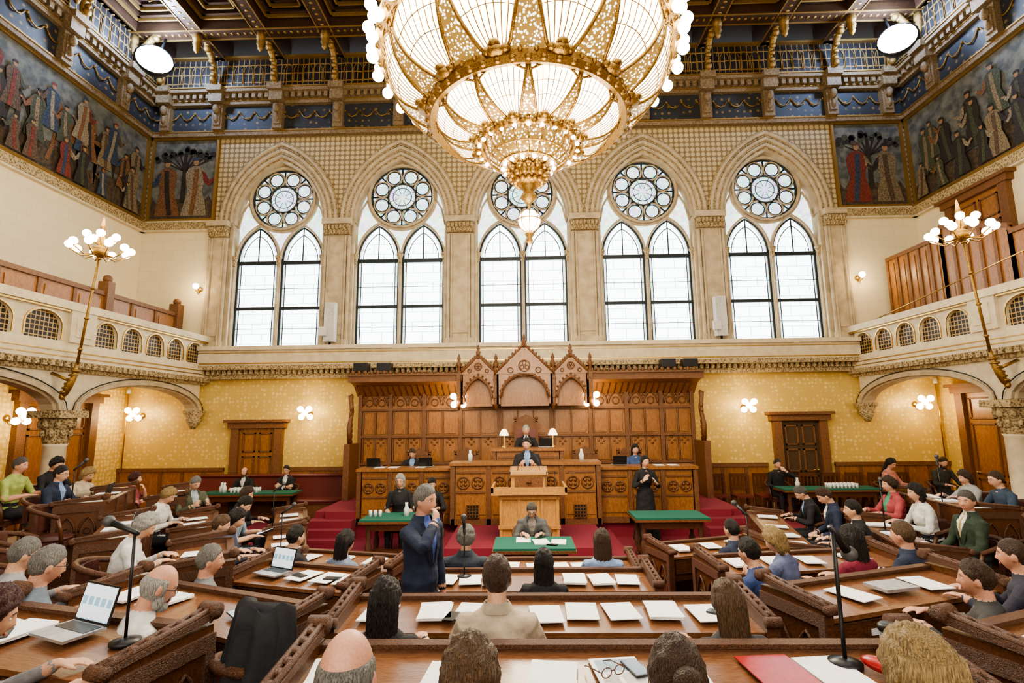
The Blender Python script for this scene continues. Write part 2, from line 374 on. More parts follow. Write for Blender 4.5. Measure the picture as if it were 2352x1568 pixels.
m.add([QR(10.4,6.3,.1),QR(12.1,6.9,.1),QR(12.1,7.0,.1),QR(10.4,6.4,.1),QR(10.4,6.3,-.03),QR(12.1,6.9,-.03),QR(12.1,7.0,-.03),QR(10.4,6.4,-.03)],[(0,1,2,3),(4,7,6,5),(3,2,6,7),(0,4,5,1),(0,3,7,4),(1,5,6,2)]); trim(m,[oak,oakd])
m=MB(); m.tube([(9.35,13.9,4.95),(9.5,13.2,5.1),(9.5,9.0,5.6)],.014,6)
for yy,zz in ((13.2,5.1),(11.2,5.34),(9.6,5.53)): m.tube([(9.5,yy,3.9),(9.5,yy,zz)],.010,6)
trim(m,brass)
m=MB(); m.box(-9.85,-9.6,13.7,13.95,3.9,5.75); m.box(-9.85,-9.6,11.3,11.5,3.9,5.75); m.ball((-9.72,13.82,5.82),.1); m.ball((-9.72,11.4,5.82),.1); trim(m,oakd)
def door(P,c,w,h,n,mleaf,z0=0):
    m=MB(); m.mi=1
    m.pbox(P,c-w/2-.22,c-w/2,z0,z0+h,0,.14); m.pbox(P,c+w/2,c+w/2+.22,z0,z0+h,0,.14)
    m.pbox(P,c-w/2-.3,c+w/2+.3,z0+h,z0+h+.16,0,.18); m.pbox(P,c-w/2-.38,c+w/2+.38,z0+h+.16,z0+h+.24,0,.26)
    m.mi=0; m.pbox(P,c-w/2,c+w/2,z0,z0+h,0,.04)
    m.mi=1
    for zz,z2 in ((.15,.9),(1.0,h-.75),(h-.65,h-.12)):
        for a,b in ((c-w/2+.1,c-.05),(c+.05,c+w/2-.1)):
            for q in ((a,b,zz,zz+.04),(a,b,z2-.04,z2),(a,a+.04,zz,z2),(b-.04,b,zz,z2)): m.pbox(P,q[0],q[1],z0+q[2],z0+q[3],.04,.07)
    o=struct(m,'door_%d'%n,[mleaf,oakd])
    k=MB(); k.ball(P(c+w/2-.12,z0+1.05,.1),.03); k.tube([P(c+w/2-.12,z0+1.05,.1),P(c+w/2-.24,z0+1.05,.1)],.012); mk(k,'door_handle',brass,o)
door(PB,-7.42,1.0,2.3,1,oak); door(PB,7.42,1.0,2.35,2,mat('door_dark_glass',(.08,.05,.03),.25))
door(PL,12.2,1.7,3.0,3,oak); door(PR,12.6,1.7,3.0,4,oak); door(PR,12.3,1.3,2.5,5,oak,5.3); door(PL,8.6,1.7,3.0,6,oak); door(PR,9.4,1.7,3.0,7,oak)
# ------------------------------------------------------------------ side balconies
for sg,nm in ((-1,'l'),(1,'r')):
    P=lambda s,z,d,sg=sg:(sg*(XB-d),s,z)
    m=MB()
    m.box(min(sg*XB,sg*XS),max(sg*XB,sg*XS),YR,YB,3.72,3.9)
    m.pbox(P,YR,YB,3.66,3.95,-.2,.12); m.mi=1; m.pbox(P,YR,YB,3.5,3.6,-.2,.05)
    for k in range(110):
        y=YB-.1-k*.16; m.pbox(P,y-.09,y,3.58,3.7,0,.2)
    m.mi=2; m.pbox(P,YR,YB,3.78,3.8,.12,.135); m.pbox(P,YR,YB,3.88,3.9,.12,.135)
    trim(m,[stonel,stoned,brass])
    m=MB(); m.mi=0
    cols=[14.3,10.0,5.6,1.2]
    for a,b in zip(cols[1:],cols[:-1]):
        c=(a+b)/2; hw=(b-a)/2-.22
        cur=roundarch(c,hw,2.75,.62,8)
        m.overarch(P,cur,3.6,-.35,0); m.pbox(P,a-.22,a+.22,2.75,3.6,-.35,0)
        m.mi=1; m.band(P,cur,roundarch(c,hw+.1,2.75,.7,8),-.02,.04); m.band(P,roundarch(c,hw-.05,2.75,.58,8),cur,-.3,-.04)
        m.mi=2; m.tube([P(x,z,.045) for x,z in roundarch(c,hw+.16,2.75,.76,8)],.012,4); m.mi=0
    trim(m,[stonel,stone,dark])
    m=MB(); m.lathe([(.06,0),(.12,.1),(.2,.25),(.17,.3),(.26,.42),(.28,.5)],(sg*(XB+.12),YB-.2,2.3),12); trim(m,stoned)
    for cy in cols[1:3]:
        col=MB(); col.lathe([(.28,0),(.28,.25),(.23,.3),(.25,.4),(.19,.46),(.18,2.05),(.21,2.1)],(0,0,0),18)
        e=mk(col,'column',stonel,label='round painted stone column carrying the gallery arcade',cat='column',group='gallery columns',loc=(sg*(XB+.17),cy,0))
        cp=MB(); cp.lathe([(.19,2.1),(.21,2.16),(.22,2.35),(.27,2.52),(.30,2.6)],n=16,flute=.15)
        for k in range(8): cp.ball((.25*cos(k*pi/4),.25*sin(k*pi/4),2.48),(.06,.06,.09),6,5); cp.ball((.22*cos(k*pi/4+.4),.22*sin(k*pi/4+.4),2.3),(.05,.05,.09),6,5)
        cp.box(-.33,.33,-.33,.33,2.6,2.74); mk(cp,'column_capital',stoned,e)
    m=MB(); g=MB()
    m.pbox(P,YR,YB,3.95,4.08,-.12,.06); m.pbox(P,YR,YB,4.72,4.88,-.16,.12)
    m.mi=1; m.pbox(P,YR,YB,4.68,4.72,-.12,.08); m.mi=0
    y=YB-.25
    secs=[(5,.74),(0,.6),(3,.98),(0,.6),(5,.74),(0,.6),(3,.98)]
    for n,w in secs:
        if n==0:
            m.mi=0; m.pbox(P,y-w,y,4.08,4.72,-.14,.1); m.pbox(P,y-w+.12,y-.12,4.2,4.6,.1,.12); y-=w; continue
        for k in range(n):
            c=y-w/2; hw=w*.38
            cur=roundarch(c,hw,4.36,.27,6)
            m.mi=0; m.overarch(P,cur,4.72,-.1,.02); m.pbox(P,y-w,c-hw,4.08,4.72,-.1,.02); m.pbox(P,c+hw,y,4.08,4.72,-.1,.02)
            m.mi=1; m.band(P,cur,roundarch(c,hw+.03,4.36,.30,6),.02,.04); m.pbox(P,c-hw-.03,c-hw,4.12,4.36,.02,.04); m.pbox(P,c+hw,c+hw+.03,4.12,4.36,.02,.04); m.mi=0
            g.pbox(P,c-hw,c+hw,4.08,4.66,-.06,-.04)
            y-=w
    t=trim(m,[stonel,brass]); mk(g,'brass_grille',grille,t)
# ------------------------------------------------------------------ paintings
psky=mat('fresco_sky',(.15,.15,.13),.8,0,'noise',(.055,.06,.058),1.0)
pgnd=mat('fresco_ground',(.085,.055,.03),.8,0,'noise',(.028,.022,.016),2.5)
pcols=[mat('fresco_%d'%i,tuple(x*.85 for x in c),.8,0,'noise',tuple(x*.25 for x in c),7) for i,c in enumerate([(.24,.045,.025),(.26,.12,.05),(.28,.21,.12),(.045,.07,.12),(.04,.03,.024),(.14,.085,.045),(.34,.28,.19),(.08,.09,.05)])]
pskin=mat('fresco_skin',(.30,.17,.09),.8); pdark=mat('fresco_dark',(.025,.018,.013),.8)
def fig(m,P,x,z,h,ci,d):
    w=h*.15; L=random.uniform(-.12,.12)*h; sg=random.choice((-1,1))
    q=lambda a,b:(x+a*w*sg+L*b*.5,z+h*b)
    m.mi=2+ci
    m.prism([q(-1.5,0),q(1.3,0),q(1.15,.2),q(.75,.42),q(.95,.6),q(1.0,.74),q(.75,.81),q(.25,.85),q(-.25,.85),q(-.8,.81),q(-1.1,.72),q(-1.0,.55),q(-.8,.42),q(-1.2,.2)],P,d,d+.005)
    m.mi=2+(ci+3)%8; m.prism([q(-.6,.02),q(-.1,0),q(.25,.4),q(.35,.8),q(-.15,.8),q(-.3,.4)],P,d+.005,d+.008)
    m.mi=2+(ci+2)%8; m.prism([q(.7,.76),q(1.0,.74),q(1.5,.6),q(2.0,.66),q(2.05,.6),q(1.5,.5),q(.9,.58)],P,d+.005,d+.009)
    m.mi=10; hx,hz=q(0,.915); m.prism([(hx+h*.045*cos(a*pi/5),hz+h*.062*sin(a*pi/5)) for a in range(10)],P,d,d+.01); hx,hz=q(2.15,.63); m.prism([(hx+h*.022*cos(a*pi/3),hz+h*.022*sin(a*pi/3)) for a in range(6)],P,d,d+.01)
    m.mi=11 if ci%3 else 2+(ci+5)%8
    hx,hz=q(0,.94); m.prism([(hx-h*.05,hz-.01),(hx-h*.06,hz+h*.02),(hx-h*.03,hz+h*.055),(hx+h*.03,hz+h*.055),(hx+h*.06,hz+h*.02),(hx+h*.05,hz-.0)],P,d,d+.012)
def horse(m,P,x,z,h,ci,d,sg):
    m.mi=2+ci; q=lambda a,b:(x+sg*a*h,z+b*h)
    m.prism([q(-.5,.45),q(-.55,.62),q(-.45,.72),q(-.1,.68),q(.2,.72),q(.35,.9),q(.5,1.05),q(.56,1.0),q(.72,.82),q(.68,.76),q(.55,.82),q(.45,.65),q(.38,.48),q(.1,.42)],P,d,d+.006)
    for a,b in ((-.45,-.5),(-.33,-.28),(.25,.2),(.35,.48)): m.prism([q(a-.05,.5),q(a+.06,.5),q((a+b)/2+.03,.25),q(b+.03,0),q(b-.03,0),q((a+b)/2-.03,.25)],P,d,d+.006)
    m.mi=11; m.prism([q(-.5,.66),q(-.68,.5),q(-.66,.25),q(-.58,.45)],P,d,d+.008)
def painting(P,a,b,z0,z1,figs,label,tree=False,horses=()):
    m=MB(); m.mi=0; m.pbox(P,a,b,z0,z1,0,.03); m.mi=1
    n=12; m.prism([(a,z0),(b,z0)]+[(b-(b-a)*i/n,z0+.45+.3*abs(sin(i*1.7))) for i in range(n+1)],P,.03,.036)
    if tree:
        c=(a+b)/2; m.mi=11; m.prism([(c-.08,z0+.5),(c+.08,z0+.5),(c+.05,z1-.4),(c-.05,z1-.4)],P,.036,.042)
        for k in range(9):
            q=-.9+k*.225; m.mi=11; m.prism([(c-.03,z1-1.0),(c+.03,z1-1.0),(c+q*.9+.03,z1-.35-abs(q)*.3),(c+q*.9-.02,z1-.3-abs(q)*.3)],P,.036,.041)
            for w in range(3): m.mi=9 if w%2 else 11; m.prism(circ(c+q*.9+random.uniform(-.08,.08),z1-.3-abs(q)*.3+random.uniform(-.1,.12),random.uniform(.06,.11),6)[:-1],P,.038,.044)
    for x,z,h,ci,sg in horses: horse(m,P,x,z,h,ci,.038,sg)
    for i,(x,z,h,ci) in enumerate(figs): fig(m,P,x,z,h,ci,.045+.002*i)
    o=mk(m,'painting',[psky,pgnd]+pcols+[pskin,pdark],label=label,cat='painting')
    f=MB()
    for q in ((a-.08,b+.08,z0-.08,z0),(a-.08,b+.08,z1,z1+.06),(a-.08,a,z0,z1),(b,b+.08,z0,z1)): f.pbox(P,*q,0,.09)
    mk(f,'picture_frame',goldc,o)
painting(PB,-11.1,-9.2,8.45,10.95,[(-10.6,8.55,1.8,1),(-9.75,8.55,1.85,6)],'wall painting of two robed figures beneath a dark tree',True)
painting(PB,9.2,11.1,8.45,10.95,[(9.75,8.55,1.85,0),(10.6,8.55,1.8,2)],'wall painting of two crowned robed figures under a tree',True)
for P,lb,hs in ((PL,'long historical wall painting with a crowd, horses and fallen figures',[(11.9,8.7,1.7,1,-1),(12.9,8.65,1.6,5,1),(9.6,8.9,1.5,4,-1),(8.2,8.8,1.5,5,1)]),(PR,'long historical wall painting with a crowd in coloured robes',[])):
    fg=[]
    for k in range(26): fg.append((2.8+k*.43+random.uniform(-.2,.2),8.6+random.uniform(.35,.95),random.uniform(1.0,1.35),random.choice((1,2,3,4,4,5,5,7))))
    if hs: fg+=[(11.85,9.6,1.2,6),(12.8,9.5,1.2,3),(9.6,9.6,1.1,0)]
    for k in range(20): fg.append((2.9+k*.57+random.uniform(-.3,.3),8.48,random.uniform(.7,1.35),random.choice((0,1,2,3,4,5,7,7))))
    painting(P,2.2,14.1,8.45,10.95,fg,lb,False,hs)
for P in (PL,PR):
    m=MB(); m.pbox(P,0,YB,8.05,8.37,0,.12); m.mi=1; m.pbox(P,0,YB,8.1,8.32,.12,.14); m.mi=2; m.pbox(P,0,YB,8.34,8.37,.12,.16); trim(m,[stonel,stoned,brass])
for a,b in ((-XS,-9.1),(9.1,XS)):
    m=MB(); m.pbox(PB,a,b,8.05,8.37,0,.12); m.mi=1; m.pbox(PB,a,b,8.1,8.32,.12,.14); trim(m,[stonel,stoned])
# ------------------------------------------------------------------ tiers
def tier(x,y):
    if y>10.9: return 0
    r=math.hypot(x,y-10.2)
    for b,t in ((5.3,0),(6.5,.17),(7.6,.42),(9.1,.6)):
        if r<b: return t
    return .6
tiers=[(5.3,.17),(6.5,.42),(7.6,.6)]
for i,(r0,h) in enumerate(tiers):
    m=MB(); n=48
    def rim(a):
        dx,dy=cos(a),sin(a); R=20
        if abs(dx)>1e-6: R=min(R,8.75/abs(dx))
        if dy<0: R=min(R,14.5/(-dy))
        return max(R,r0+.01)
    A=[pi+pi*k/n for k in range(n+1)]
    vin=[(r0*cos(a),10.2+r0*sin(a)) for a in A]; vout=[(rim(a)*cos(a),10.2+rim(a)*sin(a)) for a in A]
    z0=0 if i==0 else tiers[i-1][1]
    for k in range(n):
        q=[vin[k],vin[k+1],vout[k+1],vout[k]]
        m.add([(x,y,z0) for x,y in q]+[(x,y,h) for x,y in q],[(4,5,6,7),(0,1,5,4),(2,3,7,6),(0,3,7,4),(1,2,6,5)],False)
    trim(m,carpet if i==0 else wfloor)
# ------------------------------------------------------------------ dais
m=MB(); m.box(-4.55,4.55,11.35,YB,0,.55); struct(m,'floor_dais',carpet)
m=MB(); m.box(-1.75,1.75,8.7,11.35,0,.17); m.box(-1.4,1.4,9.0,11.35,.17,.34); struct(m,'floor_podium_step',carpet)
m=MB(); m.box(-1.1,1.1,12.0,13.4,.55,1.0); struct(m,'floor_president_step',carpet)
for sg in (-1,1):
    m=MB()
    for k in range(4):
        x0,x1=sorted((sg*3.65,sg*(5.2-k*.3))); m.box(x0,x1,10.5+k*.25,YB-.1 if k==3 else 12.9,k*.14,(k+1)*.14-.002)
    struct(m,'floor_stair_%s'%('west' if sg<0 else 'east'),carpet)
P=lambda s,z,d:(s,13.6-d,z)
bd=MB(); bd.pbox(P,-4.35,4.35,.55,3.45,-.6,0)
cols=[-4.35,-3.55,-2.65,-1.7,-.68,.68,1.7,2.65,3.55,4.35]
bd.mi=1
for x in cols: bd.pbox(P,x-.05,x+.05,.55,3.3,0,.07)
for z in (1.25,1.33,2.02,2.72,3.2): bd.pbox(P,-4.35,4.35,z,z+.06,0,.08)
backdrop=mk(bd,'panelled_screen',[oak,oakd],label='carved gothic oak panelled screen behind the presidential dais',cat='wall panelling')
for a,b in zip(cols[:-1],cols[1:]):
    pm=MB(); n=3 if b-a>1.2 else 2; st=(b-a-.14)/n
    for k in range(n):
        x0=a+.07+k*st; c=x0+st/2
        for z0,z1 in ((1.42,2.0),(2.12,2.7)):
            pm.mi=0; pm.pbox(P,x0+.05,x0+st-.05,z0,z1-.04,0,.03); pm.mi=1
            pm.pbox(P,x0+.0,x0+.03,z0-.02,z1,0,.05)
        pm.mi=1
        pm.tube([P(x,z,.03) for x,z in pointed(c,st*.46,2.86,.3,6)],.022,5); pm.tube([P(x,z,.03) for x,z in circ(c,2.93,.09,10)[:-1]],.014,4,True)
        pm.tube([P(x,z,.03) for x,z in circ(c-st*.33,3.1,.06,8)[:-1]],.012,4,True); pm.tube([P(x,z,.03) for x,z in circ(c+st*.33,3.1,.06,8)[:-1]],.012,4,True)
        for q in range(4): pm.ball(P(c+.07*cos(q*pi/2),1.9+.07*sin(q*pi/2),.03),(.035,.02,.035),6,4)
    mk(pm,'tracery_panel',[oak,oakd],backdrop)
cm=MB()
segs=[(-4.45,-1.62),(1.62,4.45)]
for a,b in segs:
    for (d0,z0),(d1,z1) in zip([(0,3.1),(.12,3.2),(.32,3.36)],[(.12,3.2),(.32,3.36),(.62,3.44)]):
        cm.mi=0; cm.add([P(a,z0,d0),P(b,z0,d0),P(b,z1,d1),P(a,z1,d1),P(a,z1,0),P(b,z1,0)],[(0,1,2,3),(3,2,5,4)],False)
    cm.mi=1; cm.pbox(P,a-.04,b+.04,3.44,3.6,-.5,.68); cm.pbox(P,a-.04,b+.04,3.6,3.64,-.5,.74)
    n=int((b-a)/.16)
    for k in range(n):
        x=a+.08+k*.16; cm.tube([P(x,3.12,.03),P(x,3.22,.17),P(x,3.4,.42),P(x,3.46,.6)],.016,4); cm.ball(P(x,3.68,.68),(.05,.03,.06),6,4)
mk(cm,'canopy',[oak,oakd],backdrop)
def gable(c,hw,zt,d):
    g=MB(); g.mi=0
    arch=pointed(c,hw-.09,3.0,.52 if hw<.6 else .6)
    zz=3.75 if hw>.6 else 3.62
    g.overarch(P,arch,zz,d-.12,d)
    g.pbox(P,c-hw,c-hw+.09,2.85,zz,d-.12,d); g.pbox(P,c+hw-.09,c+hw,2.85,zz,d-.12,d)
    g.pbox(P,c-hw,c-hw+.05,2.85,3.6,0,d); g.pbox(P,c+hw-.05,c+hw,2.85,3.6,0,d)
    zb=3.6; g.prism([(c-hw-.03,zb),(c+hw+.03,zb),(c,zt-.18)],P,d-.1,d+.02)
    g.mi=1
    for sx in (-1,1):
        g.tube([P(c+sx*(hw+.06),zb,d+.03),P(c,zt-.12,d+.03)],.03,6)
        for k in range(9):
            q=(k+.5)/9; g.ball(P(c+sx*(hw+.06)*(1-q),zb+.05+(zt-.12-zb)*q,d+.03),(.03,.03,.045),6,5)
    g.tube([P(x,z,d+.03) for x,z in arch],.025,6)
    g.tube([P(x,z,d+.03) for x,z in pointed(c,hw*.8,3.05,.5,6)],.014,5)
    for k in range(12): q=pointed(c,hw*.88,3.05,.55,6)[k]; g.ball(P(q[0],q[1],d+.02),(.03,.02,.03),6,4)
    g.tube([P(x,z,d+.04) for x,z in circ(c,zb+.2,hw*.2,12)[:-1]],.016,5,True)
    for k in range(3): a=k*2*pi/3+pi/2; g.tube([P(x,z,d+.04) for x,z in circ(c+hw*.1*cos(a),zb+.2+hw*.1*sin(a),hw*.07,8)[:-1]],.01,4,True)
    for sx in (-1,1): g.tube([P(x,z,d+.04) for x,z in circ(c+sx*hw*.5,zb+.09,hw*.1,8)[:-1]],.012,4,True)
    g.lathe([(.03,0),(.05,.05),(.03,.1),(.07,.17),(.03,.22),(.05,.26),(.01,.36)],P(c,zt-.2,d),8)
    g.mi=2; g.prism(arch+[(c+hw-.09,2.8),(c-hw+.09,2.8)],P,d-.25,d-.24)
    mk(g,'gable',[oak,oakd,oak],backdrop)
gable(0,.70,4.46,.74); gable(-1.17,.44,4.2,.66); gable(1.17,.44,4.2,.66)
for x in (-1.66,-.72,.72,1.66):
    g=MB(); g.pbox(P,x-.05,x+.05,3.0,3.6,.6,.74); g.lathe([(.07,0),(.05,.1),(.04,.35),(.08,.4),(.03,.5),(.05,.56),(.01,.68)],P(x,3.45,.68),8); g.lathe([(.02,-.3),(.06,-.15),(.07,0)],P(x,3.0,.66),8)
    mk(g,'pinnacle',oakd,backdrop)
for sg in (-1,1):
    g=MB(); g.box(min(sg*4.35,sg*4.5),max(sg*4.35,sg*4.5),12.8,13.6,.55,1.9)
    for k in range(9): g.ball((sg*4.42,13.05,1.95+k*.14),(.05,.12-.005*k,.09),6,5)
    g.tube([(sg*4.42,13.0,1.9),(sg*4.42,12.9,2.3),(sg*4.42,13.1,2.7),(sg*4.42,12.95,3.1)],.06,6); mk(g,'screen_cheek',oakd,backdrop)
def carvedfront(name,x0,x1,yf,yb,z0,z1,n,label):
    m=MB(); Q=lambda s,z,d:(s,yf-d,z)
    m.mi=0; m.box(x0,x1,yf,yf+.08,z0,z1-.06); m.box(x0,x0+.06,yf,yb,z0,z1-.06); m.box(x1-.06,x1,yf,yb,z0,z1-.06)
    m.mi=1; m.pbox(Q,x0-.03,x1+.03,z0,z0+.12,-.08,.05)
    st=(x1-x0)/n; top=MB(); top.box(x0-.06,x1+.06,yf-.08,yb+.0,z1-.06,z1)
    for k in range(n+1):
        x=x0+k*st; m.pbox(Q,x-.045,x+.045,z0,z1-.06,0,.05)
    for k in range(n):
        a=x0+k*st+.08; b=x0+(k+1)*st-.08; c=(a+b)/2; zz=z1-.2; h=min(.42,(z1-z0)*.45)
        m.mi=1
        m.pbox(Q,a,b,zz-.02,zz+.02,0,.03); m.pbox(Q,a,b,zz-h,zz-h+.04,0,.03)
        m.mi=0; m.pbox(Q,a,b,z0+.2,zz-h-.06,0,.02); m.mi=1
        for q in (-.5,.5):
            cc=c+q*(b-a)*.5; m.tube([Q(x,z,.02) for x,z in circ(cc,zz-h/2,min((b-a)*.2,h*.4),12)[:-1]],.018,5,True)
            for w in range(4): m.ball(Q(cc+.06*cos(w*pi/2+.78),zz-h/2+.06*sin(w*pi/2+.78),.02),(.035,.02,.035),6,4)
    o=mk(m,name,[oak,oakd],label=label,cat='desk'); mk(top,'desktop',oak,o); return o
carvedfront('dais_desk',-3.6,-1.56,11.3,11.85,.3,1.45,3,'long carved oak council desk beside the president')
carvedfront('dais_desk',1.52,3.6,11.3,11.85,.3,1.45,3,'long carved oak council desk beside the president')
carvedfront('dais_desk',-1.53,1.5,10.95,11.5,.34,1.59,4,'raised central carved oak bench below the president')
carvedfront('presidential_desk',-.7,.8,11.56,12.0,1.0,1.84,2,'carved oak presidential desk on top of the dais')
for sg in (-1,1):
    v=MB(); x=sg*1.1; v.pbox(lambda s,z,d:(s,10.93-d,z),x-.13,x+.13,.48,.74,.03,.05); v.mi=1
    for k in range(5): v.box(x-.13+k*.06,x-.115+k*.06,10.86,10.885,.48,.74)
    for k in range(5): v.box(x-.13,x+.13,10.86,10.885,.48+k*.063,.492+k*.063)
    mk(v,'vent_grille',[bronze,oakd],label='small dark bronze vent grille in the podium base',cat='vent',group='podium vent grilles')
L=empty('lectern',label='yellow oak speaker lectern with microphones and stepped front',cat='lectern',loc=(0.05,9.3,.17))
m=MB(); m.box(-.52,.52,0,.6,.0,1.0); m.mi=1
for x in (-.52,-.2,.2,.47): m.box(x,x+.05,-.03,0,.1,.95)
for z in (.06,.42,.92): m.box(-.54,.54,-.04,0,z,z+.06)
m.mi=0; m.box(-.18,.18,-.02,0,.5,.9); mk(m,'lectern_body',[oakl,oakl],L)
m=MB(); m.box(-.66,.66,-.12,.7,1.0,1.04); m.box(-.66,.66,-.12,-.08,1.04,1.13); m.box(-.66,-.62,-.12,.7,1.04,1.14); m.box(.62,.66,-.12,.7,1.04,1.14); mk(m,'lectern_shelf',oakl,L)
m=MB(); m.box(-.32,.32,.1,.6,1.04,1.34); m.add([(-.34,.05,1.32),(.34,.05,1.32),(.34,.6,1.40),(-.34,.6,1.40),(-.34,.05,1.35),(.34,.05,1.35),(.34,.6,1.43),(-.34,.6,1.43)],[(0,3,2,1),(4,5,6,7),(0,1,5,4),(1,2,6,5),(2,3,7,6),(3,0,4,7)]); m.mi=1; m.box(-.25,.25,.08,.1,1.1,1.28); m.lathe([(.05,0),(.05,.006)],(0,.07,1.2),12); mk(m,'reading_desk',[oakl,oakd],L)
for x in (-.2,.2):
    m=MB(); m.tube([(x,.3,1.38),(x*.9,.28,1.56),(x*.5,.38,1.68)],.006,5); m.ball((x*.45,.4,1.70),(.014,.02,.014),8,6); mk(m,'gooseneck_microphone',black,L)
for x in (-.35,.3,.45):
    m=MB(); m.tube([(x,0,1.04),(x,.0,1.3),(x+.02,.05,1.36)],.006,5); m.ball((x+.02,.06,1.37),.014,8,6); mk(m,'gooseneck_microphone',black,L)
def armchair(loc,h=1.3,rz=pi,label='tall carved oak presidential armchair with leather back'):
    e=empty('armchair',label=label,cat='chair',loc=loc,rz=rz)
    m=MB(); m.box(-.28,.28,-.25,.28,.4,.5); mk(m,'seat',redleather,e)
    m=MB(); m.box(-.3,-.24,-.32,-.26,0,h); m.box(.24,.3,-.32,-.26,0,h); m.box(-.24,.24,-.31,-.27,h-.22,h-.04); m.prism([(-.3,h-.05),(.3,h-.05),(.15,h+.06),(0,h+.14),(-.15,h+.06)],lambda s,z,d:(s,-.31+d,z),0,.05)
    for x in (-.27,.27): m.ball((x,-.29,h+.04),.045,8,6)
    mk(m,'chair_frame',oakd,e)
    m=MB(); m.box(-.24,.24,-.3,-.25,.55,h-.22); mk(m,'backrest',redleather,e)
    for x in (-.27,.27):
        m=MB(); m.tube([(x,-.28,.72),(x,.2,.72),(x,.27,.68)],.03,6); m.tube([(x,.22,.7),(x,.22,.4)],.025,6); mk(m,'armrest',oakd,e)
        m=MB(); m.box(x-.03,x+.03,.2,.26,0,.4); mk(m,'leg',oakd,e)
    return e
armchair((0.02,12.75,1.0),1.45)
g=armchair((-1.45,12.5,.55),1.12,pi,'oak armchair with brown leather back behind the dais')
dup(g,(1.45,12.5,.55)); dup(g,(-2.63,12.55,.55)); dup(g,(2.53,12.55,.55))
def table(cx,cy,w,d,label,h=.75,z=0):
    e=empty('table',label=label,cat='table',loc=(cx,cy,z))
    m=MB(); m.box(-w/2,w/2,-d/2,d/2,h-.035,h); m.mi=1; m.box(-w/2-.015,w/2+.015,-d/2-.015,d/2+.015,h-.07,h-.03); mk(m,'tabletop',[green,oakd],e)
    m=MB(); m.box(-w/2+.1,w/2-.1,-d/2+.08,-d/2+.11,h-.2,h-.07); m.box(-w/2+.1,w/2-.1,d/2-.11,d/2-.08,h-.2,h-.07); mk(m,'apron',walnut,e)
    for sx in (-1,1):
        for sy in (-1,1):
            m=MB(); m.lathe([(.05,0),(.06,.05),(.03,.09),(.055,.2),(.06,.3),(.03,.38),(.05,.45),(.045,.6),(.05,h-.07)],(sx*(w/2-.14),sy*(d/2-.12),0),10); mk(m,'leg',walnutc,e)
    m=MB(); m.box(-w/2+.1,w/2-.1,-.04,.04,.12,.18)
    for sx in (-1,1): m.box(sx*(w/2-.14)-.03,sx*(w/2-.14)+.03,-d/2+.1,d/2-.1,.1,.17)
    mk(m,'stretcher',walnut,e)
    return e
table(.1,7.62,1.12,.72,'stenographer table covered in green baize with papers')
table(-2.3,9.68,1.3,.75,'carved dark table with green baize top and glasses')
table(2.55,9.7,1.28,.75,'carved dark table with empty green baize top')
table(-6.85,13.05,2.3,.6,'long green topped table with rows of glasses')
table(7.3,13.0,2.3,.6,'long green topped table with rows of glasses')
